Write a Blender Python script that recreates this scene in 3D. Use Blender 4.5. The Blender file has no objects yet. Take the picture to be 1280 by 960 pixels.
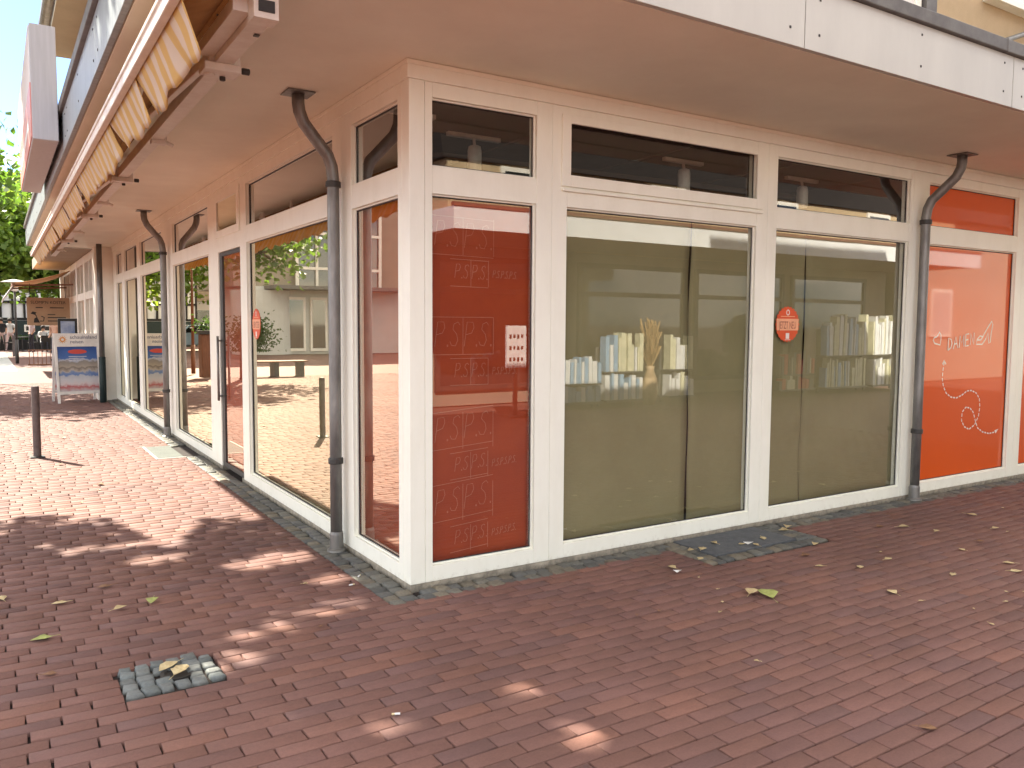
import bpy, bmesh, math, random
import numpy as np
from mathutils import Vector, Matrix
R_ = math.radians
S = bpy.context.scene
COL = S.collection
random.seed(7); RNG = np.random.default_rng(7)

# ------------------------------------------------------------------ materials
def new_mat(name):
    m = bpy.data.materials.new(name); m.use_nodes = True
    nt = m.node_tree; b = nt.nodes['Principled BSDF']
    return m, nt, b
def nd(nt, t, **kw):
    n = nt.nodes.new(t)
    for k, v in kw.items():
        if k in n.inputs: n.inputs[k].default_value = v
        else: setattr(n, k, v)
    return n
def c4(c): return (c[0], c[1], c[2], 1)
def surf(name, col, col2=None, rough=.6, scale=6, metal=0, bump=.0, bscale=60, spec=.4, amount=(.35, .7), coat=0, stretch=None):
    m, nt, b = new_mat(name)
    b.inputs['Roughness'].default_value = rough; b.inputs['Metallic'].default_value = metal
    b.inputs['Specular IOR Level'].default_value = spec
    b.inputs['Coat IOR'].default_value = 1.5 if name == 'orange_film' else 1.5; b.inputs['Coat Weight'].default_value = coat; b.inputs['Coat Roughness'].default_value = .03
    tc = nd(nt, 'ShaderNodeNewGeometry')
    vec = tc.outputs['Position']
    if stretch:
        mp = nd(nt, 'ShaderNodeMapping'); mp.inputs['Scale'].default_value = stretch
        nt.links.new(vec, mp.inputs['Vector']); vec = mp.outputs['Vector']
    if col2 is None: col2 = tuple(x * .8 for x in col)
    n = nd(nt, 'ShaderNodeTexNoise', Scale=scale, Detail=6.0, Roughness=.65)
    nt.links.new(vec, n.inputs['Vector'])
    r = nd(nt, 'ShaderNodeValToRGB')
    r.color_ramp.elements[0].position = amount[0]; r.color_ramp.elements[1].position = amount[1]
    r.color_ramp.elements[0].color = c4(col2); r.color_ramp.elements[1].color = c4(col)
    nt.links.new(n.outputs['Fac'], r.inputs['Fac']); nt.links.new(r.outputs['Color'], b.inputs['Base Color'])
    if bump:
        n2 = nd(nt, 'ShaderNodeTexNoise', Scale=bscale, Detail=5.0)
        nt.links.new(vec, n2.inputs['Vector'])
        bp = nd(nt, 'ShaderNodeBump', Strength=bump, Distance=.01)
        nt.links.new(n2.outputs['Fac'], bp.inputs['Height']); nt.links.new(bp.outputs['Normal'], b.inputs['Normal'])
    return m
M = {}
M['white_paint'] = surf('white_paint', (.80, .76, .68), (.70, .65, .56), .45, 3, bump=.12, bscale=40, amount=(.25, .6))
M['white_frame'] = surf('white_frame', (.86, .85, .745), (.80, .785, .675), .38, 5, bump=.06, bscale=90, amount=(.25, .55), stretch=(1, 1, .35))
M['soffit_paint'] = surf('soffit_paint', (.88, .855, .73), (.79, .76, .64), .7, 1.1, bump=.15, bscale=25)
M['fascia_panel'] = surf('fascia_panel', (.54, .53, .48), (.47, .46, .42), .35, 2.2, bump=.03, stretch=(1, 1, .3))
M['coping'] = surf('coping', (.16, .15, .14), (.10, .09, .085), .5, 8, metal=.3)
M['zinc'] = surf('zinc', (.27, .262, .245), (.15, .143, .135), .48, 14, metal=.55, bump=.15, bscale=50, stretch=(1, 1, .25))
M['dark_metal'] = surf('dark_metal', (.05, .045, .04), (.03, .027, .025), .5, 12)
M['gasket'] = surf('gasket', (.035, .03, .03), None, .6)
M['plinth'] = surf('plinth', (.46, .40, .31), (.25, .22, .17), .9, 9, bump=.6, bscale=70)
M['stucco'] = surf('stucco', (.56, .42, .26), (.47, .35, .21), .95, 3, bump=.9, bscale=160)
M['ceiling_brown'] = surf('ceiling_brown', (.16, .11, .09), (.11, .075, .06), .8, 2)
M['room_dark'] = surf('room_dark', (.09, .07, .06), (.06, .045, .04), .9, 2)
M['kraft'] = surf('kraft', (.36, .312, .172), (.30, .255, .135), .75, 1.6, bump=.25, bscale=4)
M['red_paper'] = surf('red_paper', (.48, .066, .014), (.41, .048, .011), .6, 3, bump=.25, bscale=5)
M['red_line'] = surf('red_line', (.66, .22, .14), None, .6)
M['orange_film'] = surf('orange_film', (.66, .088, .003), (.62, .08, .003), .4, 1, spec=.1, coat=1.0)
M['white_film'] = surf('white_film', (.85, .80, .74), None, .5)
M['gloss_white'] = surf('gloss_white', (.86, .80, .72), None, .4, coat=1.0)
M['peach'] = surf('peach', (.85, .42, .24), None, .5)
M['sticker_orange'] = surf('sticker_orange', (.72, .09, .02), None, .45)
M['sticker_text'] = surf('sticker_text', (.30, .06, .03), None, .5)
M['roof_tile'] = surf('roof_tile', (.22, .09, .06), (.13, .06, .04), .8, 8, bump=.5, bscale=20)
M['slate'] = surf('slate', (.018, .013, .011), (.012, .009, .008), .9, 6)
M['fascia_metal'] = surf('fascia_metal', (.30, .33, .35), (.20, .225, .24), .4, 7, stretch=(1, 5, .15), amount=(.35, .65))
M['sand_render'] = surf('sand_render', (.40, .35, .27), (.34, .29, .22), .9, 1.2)
M['red_sign'] = surf('red_sign', (.68, .10, .07), (.60, .08, .06), .4, 2)
M['sign_red_pale'] = surf('sign_red_pale', (.70, .30, .26), (.62, .24, .21), .4, 2)
M['sign_grey'] = surf('sign_grey', (.46, .47, .50), (.40, .41, .43), .45, 6, stretch=(6, 6, .4))
M['awning_frame'] = surf('awning_frame', (.78, .74, .68), (.66, .60, .53), .45, 9)
M['awning_orange'] = surf('awning_orange', (.42, .24, .085), (.30, .16, .055), .85, 5, bump=.4, bscale=14)
M['rust_bollard'] = surf('rust_bollard', (.13, .10, .088), (.08, .06, .055), .6, 14, bump=.2, bscale=60)
M['slab_grey'] = surf('slab_grey', (.12, .125, .13), (.075, .08, .085), .85, 14, bump=.6, bscale=120)
M['plate_grey'] = surf('plate_grey', (.10, .11, .095), (.07, .08, .07), .8, 9, bump=.4, bscale=120)
M['bark'] = surf('bark', (.16, .12, .085), (.08, .06, .045), .95, 10, bump=1, bscale=25)
M['black'] = surf('black', (.02, .02, .02), None, .6)
M['black_timber'] = surf('black_timber', (.025, .023, .022), (.015, .014, .014), .8, 6)
M['dark_green'] = surf('dark_green', (.025, .04, .038), (.018, .03, .03), .7, 6)
M['house_white'] = surf('house_white', (.74, .75, .76), (.66, .67, .68), .85, 2, bump=.3, bscale=60)
M['grey_render'] = surf('grey_render', (.50, .50, .47), (.44, .44, .41), .85, 1.5, bump=.2, bscale=50)
M['taupe_render'] = surf('taupe_render', (.30, .25, .19), (.25, .21, .16), .85, 1.5)
M['wood'] = surf('wood', (.23, .10, .055), (.14, .06, .03), .6, 8, stretch=(4, 4, .5))
M['cafe_sign'] = surf('cafe_sign', (.42, .30, .19), (.36, .25, .16), .7, 5)
M['cafe_awning'] = surf('cafe_awning', (.68, .40, .20), (.60, .33, .16), .85, 5)
M['car_paint'] = surf('car_paint', (.36, .50, .62), None, .25, 2, coat=1)
M['tyre'] = surf('tyre', (.02, .02, .02), None, .9)
M['brass'] = surf('brass', (.35, .30, .22), None, .35, metal=.9)
M['wicker'] = surf('wicker', (.03, .026, .024), None, .7)
M['white_cloth'] = surf('white_cloth', (.80, .80, .82), None, .9)
M['skin'] = surf('skin', (.55, .32, .22), None, .6)
M['hair_dark'] = surf('hair_dark', (.03, .02, .015), None, .6)
M['shirt_pink'] = surf('shirt_pink', (.68, .55, .60), None, .9)
M['shirt_white'] = surf('shirt_white', (.78, .78, .78), None, .9)
M['shirt_black'] = surf('shirt_black', (.03, .03, .035), None, .9)
M['trouser_dark'] = surf('trouser_dark', (.035, .035, .045), None, .9)
M['trouser_light'] = surf('trouser_light', (.62, .48, .46), None, .9)
M['blue_poster'] = surf('blue_poster', (.06, .12, .30), (.35, .42, .55), .5, 3)
M['shelf_white'] = surf('shelf_white', (.78, .78, .76), None, .6)
M['book_blue'] = surf('book_blue', (.30, .45, .60), None, .5)
M['book_cream'] = surf('book_cream', (.75, .70, .50), (.5, .5, .34), .6, 9)
M['book_red'] = surf('book_red', (.60, .10, .08), None, .5)
M['dry_grass'] = surf('dry_grass', (.50, .33, .15), (.30, .19, .08), .9, 30)
M['vase'] = surf('vase', (.52, .38, .22), (.30, .2, .11), .5, 8)
M['leaf_litter'] = None

def add_dirt(m, zmax, col, chips=True):
    nt = m.node_tree; b = nt.nodes['Principled BSDF']; src = b.inputs['Base Color'].links[0].from_socket
    geo = nd(nt, 'ShaderNodeNewGeometry'); sp = nd(nt, 'ShaderNodeSeparateXYZ'); nt.links.new(geo.outputs['Position'], sp.inputs[0])
    n = nd(nt, 'ShaderNodeTexNoise', Scale=22.0, Detail=8.0, Roughness=.7); nt.links.new(geo.outputs['Position'], n.inputs['Vector'])
    mr = nd(nt, 'ShaderNodeMapRange'); mr.inputs['From Min'].default_value = 0; mr.inputs['From Max'].default_value = zmax; mr.inputs['To Min'].default_value = .30; mr.inputs['To Max'].default_value = -.12
    nt.links.new(sp.outputs['Z'], mr.inputs['Value'])
    ad = nd(nt, 'ShaderNodeMath', operation='ADD'); nt.links.new(n.outputs['Fac'], ad.inputs[0]); nt.links.new(mr.outputs[0], ad.inputs[1])
    r = nd(nt, 'ShaderNodeValToRGB'); r.color_ramp.elements[0].position = .62; r.color_ramp.elements[1].position = .92; r.color_ramp.elements[1].color = (.75, .75, .75, 1)
    nt.links.new(ad.outputs[0], r.inputs['Fac'])
    mx = nd(nt, 'ShaderNodeMix', data_type='RGBA'); mx.inputs[7].default_value = c4(col); nt.links.new(r.outputs['Color'], mx.inputs[0]); nt.links.new(src, mx.inputs[6])
    n2 = nd(nt, 'ShaderNodeTexNoise', Scale=46.0, Detail=3.0, Roughness=.8); nt.links.new(geo.outputs['Position'], n2.inputs['Vector'])
    r2 = nd(nt, 'ShaderNodeValToRGB'); r2.color_ramp.elements[0].position = .745; r2.color_ramp.elements[1].position = .76
    nt.links.new(n2.outputs['Fac'], r2.inputs['Fac'])
    m2 = nd(nt, 'ShaderNodeMix', data_type='RGBA'); m2.inputs[7].default_value = (.16, .12, .09, 1); nt.links.new(r2.outputs['Color'], m2.inputs[0]); nt.links.new(mx.outputs[2], m2.inputs[6])
    nt.links.new(m2.outputs[2], b.inputs['Base Color'])
add_dirt(M['white_frame'], .11, (.52, .47, .38)); add_dirt(M['plinth'], .06, (.10, .09, .07)); add_dirt(M['zinc'], .5, (.20, .19, .17))
def glass_mat(name, tint=(.94, .95, .93), refl=(1, 1, 1), boost=3.0, wav=.0010, sc=.9):
    m = bpy.data.materials.new(name); m.use_nodes = True
    nt = m.node_tree; nt.nodes.clear()
    out = nd(nt, 'ShaderNodeOutputMaterial')
    geo = nd(nt, 'ShaderNodeNewGeometry')
    n = nd(nt, 'ShaderNodeTexNoise', Scale=sc, Detail=1.0)
    nt.links.new(geo.outputs['Position'], n.inputs['Vector'])
    bp = nd(nt, 'ShaderNodeBump', Strength=1.0, Distance=wav)
    nt.links.new(n.outputs['Fac'], bp.inputs['Height'])
    fr = nd(nt, 'ShaderNodeFresnel', IOR=1.5)
    mul = nd(nt, 'ShaderNodeMath', operation='MULTIPLY'); mul.inputs[1].default_value = boost; mul.use_clamp = True
    nt.links.new(fr.outputs[0], mul.inputs[0])
    ff = nd(nt, 'ShaderNodeMath', operation='SUBTRACT'); ff.inputs[0].default_value = 1
    nt.links.new(geo.outputs['Backfacing'], ff.inputs[1])
    m2 = nd(nt, 'ShaderNodeMath', operation='MULTIPLY')
    nt.links.new(mul.outputs[0], m2.inputs[0]); nt.links.new(ff.outputs[0], m2.inputs[1])
    tr = nd(nt, 'ShaderNodeBsdfTransparent'); tr.inputs[0].default_value = c4(tint)
    gl = nd(nt, 'ShaderNodeBsdfGlossy', Roughness=0.0); gl.inputs[0].default_value = c4(refl)
    nt.links.new(bp.outputs['Normal'], gl.inputs['Normal'])
    mx = nd(nt, 'ShaderNodeMixShader')
    nt.links.new(m2.outputs[0], mx.inputs[0]); nt.links.new(tr.outputs[0], mx.inputs[1]); nt.links.new(gl.outputs[0], mx.inputs[2])
    nt.links.new(mx.outputs[0], out.inputs['Surface'])
    return m
M['glass'] = glass_mat('glass')
M['glass_clear'] = glass_mat('glass_clear', refl=(1, .93, .82), boost=1.7)
M['glass_front'] = glass_mat('glass_front', refl=(1, .91, .78), boost=3.7)
M['glass_gold'] = glass_mat('glass_gold', refl=(1, .93, .76), boost=3.4)
M['glass_dark'] = surf('glass_dark', (.02, .025, .025), None, .05, spec=.6, coat=1)

def brick_mat():
    m, nt, b = new_mat('paving_brick')
    at = nd(nt, 'ShaderNodeAttribute', attribute_name='tone')
    geo = nd(nt, 'ShaderNodeNewGeometry')
    n = nd(nt, 'ShaderNodeTexNoise', Scale=95.0, Detail=6.0, Roughness=.75); nt.links.new(geo.outputs['Position'], n.inputs['Vector'])
    n3 = nd(nt, 'ShaderNodeTexNoise', Scale=1.1, Detail=5.0); nt.links.new(geo.outputs['Position'], n3.inputs['Vector'])
    r = nd(nt, 'ShaderNodeMapRange'); r.inputs['To Min'].default_value = .55; r.inputs['To Max'].default_value = 1.45
    nt.links.new(n.outputs['Fac'], r.inputs['Value'])
    r3 = nd(nt, 'ShaderNodeMapRange'); r3.inputs['From Min'].default_value = .3; r3.inputs['From Max'].default_value = .7
    r3.inputs['To Min'].default_value = .82; r3.inputs['To Max'].default_value = 1.15
    nt.links.new(n3.outputs['Fac'], r3.inputs['Value'])
    mu = nd(nt, 'ShaderNodeMath', operation='MULTIPLY'); nt.links.new(r.outputs[0], mu.inputs[0]); nt.links.new(r3.outputs[0], mu.inputs[1])
    vm = nd(nt, 'ShaderNodeVectorMath', operation='SCALE'); nt.links.new(at.outputs['Color'], vm.inputs[0]); nt.links.new(mu.outputs[0], vm.inputs['Scale'])
    nt.links.new(vm.outputs[0], b.inputs['Base Color'])
    b.inputs['Roughness'].default_value = .78; b.inputs['Specular IOR Level'].default_value = .35
    n2 = nd(nt, 'ShaderNodeTexNoise', Scale=240.0, Detail=3.0); nt.links.new(geo.outputs['Position'], n2.inputs['Vector'])
    bp = nd(nt, 'ShaderNodeBump', Strength=.35, Distance=.003)
    nt.links.new(n2.outputs['Fac'], bp.inputs['Height']); nt.links.new(bp.outputs['Normal'], b.inputs['Normal'])
    return m
M['brick'] = brick_mat()
M['joint'] = surf('joint', (.034, .024, .02), (.02, .014, .012), .95, 25)
def far_brick():
    m, nt, b = new_mat('far_paving')
    geo = nd(nt, 'ShaderNodeNewGeometry')
    br = nd(nt, 'ShaderNodeTexBrick', Scale=1.0)
    br.inputs['Color1'].default_value = (.178, .091, .072, 1); br.inputs['Color2'].default_value = (.150, .075, .060, 1)
    br.inputs['Mortar'].default_value = (.08, .06, .05, 1); br.inputs['Mortar Size'].default_value = .004
    br.inputs['Brick Width'].default_value = .235; br.inputs['Row Height'].default_value = .0875
    nt.links.new(geo.outputs['Position'], br.inputs['Vector']); nt.links.new(br.outputs['Color'], b.inputs['Base Color'])
    b.inputs['Roughness'].default_value = .8
    return m
M['far_paving'] = far_brick()
def stripe_mat():
    m, nt, b = new_mat('awning_stripe')
    geo = nd(nt, 'ShaderNodeNewGeometry'); sp = nd(nt, 'ShaderNodeSeparateXYZ'); nt.links.new(geo.outputs['Position'], sp.inputs[0])
    mu = nd(nt, 'ShaderNodeMath', operation='MULTIPLY'); mu.inputs[1].default_value = 5.5; nt.links.new(sp.outputs['Y'], mu.inputs[0])
    nz = nd(nt, 'ShaderNodeTexNoise', Scale=3.0); nt.links.new(geo.outputs['Position'], nz.inputs['Vector'])
    ad = nd(nt, 'ShaderNodeMath', operation='ADD'); nt.links.new(mu.outputs[0], ad.inputs[0]); nt.links.new(nz.outputs['Fac'], ad.inputs[1])
    fr = nd(nt, 'ShaderNodeMath', operation='FRACT'); nt.links.new(ad.outputs[0], fr.inputs[0])
    r = nd(nt, 'ShaderNodeValToRGB'); e = r.color_ramp.elements
    e[0].position = .0; e[0].color = (.74, .70, .58, 1); e[1].position = .5; e[1].color = (.70, .52, .20, 1)
    e2 = e.new(.42); e2.color = (.74, .70, .60, 1); e3 = e.new(.9); e3.color = (.72, .54, .22, 1)
    nt.links.new(fr.outputs[0], r.inputs['Fac']); nt.links.new(r.outputs['Color'], b.inputs['Base Color'])
    b.inputs['Roughness'].default_value = .9
    tl = nd(nt, 'ShaderNodeBsdfTranslucent'); tl.inputs[0].default_value = (.80, .50, .12, 1)
    mx = nd(nt, 'ShaderNodeMixShader'); mx.inputs[0].default_value = .45
    out = nt.nodes['Material Output']
    nt.links.new(b.outputs[0], mx.inputs[1]); nt.links.new(tl.outputs[0], mx.inputs[2]); nt.links.new(mx.outputs[0], out.inputs['Surface'])
    return m
M['awning_stripe'] = stripe_mat()
def leaf_mat(name, c1, c2, tr):
    m, nt, b = new_mat(name)
    geo = nd(nt, 'ShaderNodeNewGeometry')
    r = nd(nt, 'ShaderNodeValToRGB'); r.color_ramp.elements[0].color = c4(c1); r.color_ramp.elements[1].color = c4(c2)
    nt.links.new(geo.outputs['Random Per Island'], r.inputs['Fac']); nt.links.new(r.outputs['Color'], b.inputs['Base Color'])
    b.inputs['Roughness'].default_value = .5
    tl = nd(nt, 'ShaderNodeBsdfTranslucent'); tl.inputs[0].default_value = c4(tr)
    mx = nd(nt, 'ShaderNodeMixShader'); mx.inputs[0].default_value = .45
    nt.links.new(b.outputs[0], mx.inputs[1]); nt.links.new(tl.outputs[0], mx.inputs[2])
    nt.links.new(mx.outputs[0], nt.nodes['Material Output'].inputs['Surface'])
    return m
M['leaf_green'] = leaf_mat('leaf_green', (.035, .085, .02), (.10, .18, .03), (.16, .30, .03))
M['leaf_light'] = leaf_mat('leaf_light', (.07, .14, .022), (.17, .25, .045), (.32, .46, .05))
M['shrub_green'] = leaf_mat('shrub_green', (.02, .05, .018), (.06, .10, .03), (.06, .12, .02))
M['litter_tan'] = surf('litter_tan', (.66, .56, .32), (.46, .34, .17), .8, 40)
M['litter_green'] = surf('litter_green', (.42, .46, .16), (.28, .30, .08), .7, 40)
M['litter_brown'] = surf('litter_brown', (.28, .15, .07), (.18, .09, .05), .8, 40)
M['paper_scrap'] = surf('paper_scrap', (.80, .80, .78), None, .8)
M['cobble'] = None
def cobble_mat():
    m, nt, b = new_mat('cobble')
    at = nd(nt, 'ShaderNodeAttribute', attribute_name='tone'); geo = nd(nt, 'ShaderNodeNewGeometry')
    n = nd(nt, 'ShaderNodeTexNoise', Scale=60.0, Detail=6.0); nt.links.new(geo.outputs['Position'], n.inputs['Vector'])
    r = nd(nt, 'ShaderNodeMapRange'); r.inputs['To Min'].default_value = .6; r.inputs['To Max'].default_value = 1.4; nt.links.new(n.outputs['Fac'], r.inputs['Value'])
    vm = nd(nt, 'ShaderNodeVectorMath', operation='SCALE'); nt.links.new(at.outputs['Color'], vm.inputs[0]); nt.links.new(r.outputs[0], vm.inputs['Scale'])
    nt.links.new(vm.outputs[0], b.inputs['Base Color']); b.inputs['Roughness'].default_value = .7
    bp = nd(nt, 'ShaderNodeBump', Strength=.6, Distance=.006); nt.links.new(n.outputs['Fac'], bp.inputs['Height']); nt.links.new(bp.outputs['Normal'], b.inputs['Normal'])
    return m
M['cobble'] = cobble_mat()
def poster_mat():
    # printed holiday poster: blue sky, hills, town and bay, flowers (own colours of the print)
    m, nt, b = new_mat('printed_poster')
    uv = nd(nt, 'ShaderNodeUVMap'); sp = nd(nt, 'ShaderNodeSeparateXYZ'); nt.links.new(uv.outputs[0], sp.inputs[0])
    n = nd(nt, 'ShaderNodeTexNoise', Scale=7.0, Detail=8.0); nt.links.new(uv.outputs[0], n.inputs['Vector'])
    ms = nd(nt, 'ShaderNodeMath', operation='MULTIPLY_ADD'); ms.inputs[1].default_value = .22; ms.inputs[2].default_value = -.11
    nt.links.new(n.outputs['Fac'], ms.inputs[0])
    ad = nd(nt, 'ShaderNodeMath', operation='ADD'); nt.links.new(sp.outputs['Y'], ad.inputs[0]); nt.links.new(ms.outputs[0], ad.inputs[1])
    r = nd(nt, 'ShaderNodeValToRGB'); e = r.color_ramp.elements
    e[0].position = 0; e[0].color = (.50, .44, .44, 1); e[1].position = 1; e[1].color = (.035, .085, .28, 1)
    for p, c in [(.10, (.45, .10, .10)), (.16, (.62, .52, .52)), (.26, (.56, .54, .56)), (.34, (.46, .46, .50)), (.37, (.12, .20, .42)), (.42, (.20, .26, .42)), (.45, (.46, .40, .34)),
                 (.52, (.20, .16, .13)), (.55, (.40, .34, .27)), (.66, (.26, .23, .20)), (.70, (.46, .48, .55)), (.74, (.07, .15, .38))]:
        x = e.new(p); x.color = c4(c)
    nt.links.new(ad.outputs[0], r.inputs['Fac']); nt.links.new(r.outputs['Color'], b.inputs['Base Color']); b.inputs['Roughness'].default_value = .3
    return m
M['poster'] = poster_mat()

# ------------------------------------------------------------------ mesh helpers
class MB:
    def __init__(s): s.v = []; s.f = []; s.m = []
    def add(s, vs, fs, mi=0):
        o = len(s.v); s.v += [tuple(map(float, p)) for p in vs]
        s.f += [tuple(i + o for i in f) for f in fs]; s.m += [mi] * len(fs); return s
    def box(s, a, b, mi=0):
        x0, x1 = sorted((a[0], b[0])); y0, y1 = sorted((a[1], b[1])); z0, z1 = sorted((a[2], b[2]))
        return s.add([(x0, y0, z0), (x1, y0, z0), (x1, y1, z0), (x0, y1, z0), (x0, y0, z1), (x1, y0, z1), (x1, y1, z1), (x0, y1, z1)],
                     [(0, 3, 2, 1), (4, 5, 6, 7), (0, 1, 5, 4), (1, 2, 6, 5), (2, 3, 7, 6), (3, 0, 4, 7)], mi)
    def bar(s, p, q, w, h=None, mi=0, up=(0, 0, 1)):
        p = Vector(p); q = Vector(q); d = (q - p).normalized(); h = h or w
        u = Vector(up)
        if abs(d.dot(u)) > .98: u = Vector((1, 0, 0))
        a = d.cross(u).normalized(); c = a.cross(d).normalized()
        vs = []
        for P in (p, q):
            for i, j in ((-1, -1), (1, -1), (1, 1), (-1, 1)): vs.append(P + a * (i * w / 2) + c * (j * h / 2))
        return s.add(vs, [(3, 2, 1, 0), (4, 5, 6, 7), (0, 1, 5, 4), (1, 2, 6, 5), (2, 3, 7, 6), (3, 0, 4, 7)], mi)
    def tube(s, pts, r, n=12, mi=0, cap=True):
        pts = [Vector(p) for p in pts]; k = len(pts)
        rs = r if isinstance(r, (list, tuple)) else [r] * k
        prev = None; rings = []
        for i, p in enumerate(pts):
            d = (pts[min(i + 1, k - 1)] - pts[max(i - 1, 0)]).normalized()
            if prev is None:
                u = Vector((0, 0, 1)) if abs(d.z) < .9 else Vector((1, 0, 0))
                a = d.cross(u).normalized()
            else: a = (prev - d * prev.dot(d)).normalized()
            prev = a; b2 = d.cross(a)
            rings.append([p + (a * math.cos(2 * math.pi * j / n) + b2 * math.sin(2 * math.pi * j / n)) * rs[i] for j in range(n)])
        vs = [v for rg in rings for v in rg]; fs = []
        for i in range(k - 1):
            for j in range(n): fs.append((i * n + j, i * n + (j + 1) % n, (i + 1) * n + (j + 1) % n, (i + 1) * n + j))
        if cap: fs.append(tuple(range(n - 1, -1, -1))); fs.append(tuple((k - 1) * n + j for j in range(n)))
        return s.add(vs, fs, mi)
    def lathe(s, c, prof, n=24, mi=0):
        vs = []; k = len(prof)
        for r, z in prof: vs += [(c[0] + r * math.cos(2 * math.pi * j / n), c[1] + r * math.sin(2 * math.pi * j / n), c[2] + z) for j in range(n)]
        fs = [(i * n + j, i * n + (j + 1) % n, (i + 1) * n + (j + 1) % n, (i + 1) * n + j) for i in range(k - 1) for j in range(n)]
        fs.append(tuple(range(n - 1, -1, -1))); fs.append(tuple((k - 1) * n + j for j in range(n)))
        return s.add(vs, fs, mi)
    def prism(s, poly, d, mi=0):
        # poly: 3-D points, d: extrusion vector
        n = len(poly); d = Vector(d); vs = [Vector(p) for p in poly]; vs += [p + d for p in vs]
        return s.add(vs, [tuple(range(n)), tuple(range(2 * n - 1, n - 1, -1))] + [(i, n + i, n + (i + 1) % n, (i + 1) % n) for i in range(n)], mi)
    def build(s, name, mats, parent=None, smooth=False, bevel=0, recalc=False):
        me = bpy.data.meshes.new(name)
        off = Vector((0, 0, 0)); p = parent
        while p is not None: off += p.location; p = p.parent
        me.from_pydata([(x - off.x, y - off.y, z - off.z) for x, y, z in s.v], [], s.f)
        if not isinstance(mats, (list, tuple)): mats = [mats]
        for q in mats: me.materials.append(q if not isinstance(q, str) else M[q])
        me.polygons.foreach_set('material_index', s.m)
        if smooth: me.polygons.foreach_set('use_smooth', [True] * len(s.f))
        if recalc:
            bm = bmesh.new(); bm.from_mesh(me); bmesh.ops.recalc_face_normals(bm, faces=bm.faces); bm.to_mesh(me); bm.free()
        me.update()
        o = bpy.data.objects.new(name, me); COL.objects.link(o); o.parent = parent
        if bevel:
            b = o.modifiers.new('bevel', 'BEVEL'); b.width = bevel; b.segments = 2; b.limit_method = 'ANGLE'; b.angle_limit = R_(40)
        return o
def tag(o, label=None, cat=None, group=None, kind=None):
    if label: o['label'] = label
    if cat: o['category'] = cat
    if group: o['group'] = group
    if kind: o['kind'] = kind
    return o
def thing(name, label, cat, loc=(0, 0, 0), group=None):
    o = bpy.data.objects.new(name, None); COL.objects.link(o); o.location = loc; o.empty_display_size = .2
    return tag(o, label, cat, group)
def copy_tree(o, parent=None):
    c = o.copy(); COL.objects.link(c); c.parent = parent
    for ch in [x for x in bpy.data.objects if x.parent == o]: copy_tree(ch, c)
    return c
def ribbon(mb, pts, w, P, mi=0, closed=False, depth=None):
    # flat stroke along 2-D points mapped by P(u, v) -> 3-D
    n = len(pts)
    L = []; Rr = []
    for i in range(n):
        a = pts[i - 1] if (i > 0 or closed) else pts[i]; b = pts[(i + 1) % n] if (i < n - 1 or closed) else pts[i]
        dx, dy = b[0] - a[0], b[1] - a[1]; l = math.hypot(dx, dy) or 1
        nx, ny = -dy / l * w / 2, dx / l * w / 2
        L.append(P(pts[i][0] + nx, pts[i][1] + ny)); Rr.append(P(pts[i][0] - nx, pts[i][1] - ny))
    k = n if closed else n - 1
    mb.add(L + Rr, [(i, n + i, n + (i + 1) % n, (i + 1) % n) for i in range(k)], mi)
def text_into(mb, txt, size, P, mi=0, shear=0, align='LEFT', sx=1.0):
    cu = bpy.data.curves.new('lettering_source', 'FONT'); cu.body = txt; cu.size = size; cu.shear = shear; cu.align_x = align; cu.resolution_u = 3
    ob = bpy.data.objects.new('lettering_source', cu); COL.objects.link(ob)
    dg = bpy.context.evaluated_depsgraph_get(); dg.update()
    me = bpy.data.meshes.new_from_object(ob.evaluated_get(dg))
    mb.add([P(v.co.x * sx, v.co.y) for v in me.vertices], [tuple(p.vertices) for p in me.polygons], mi)
    bpy.data.objects.remove(ob); bpy.data.curves.remove(cu); bpy.data.meshes.remove(me)

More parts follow.
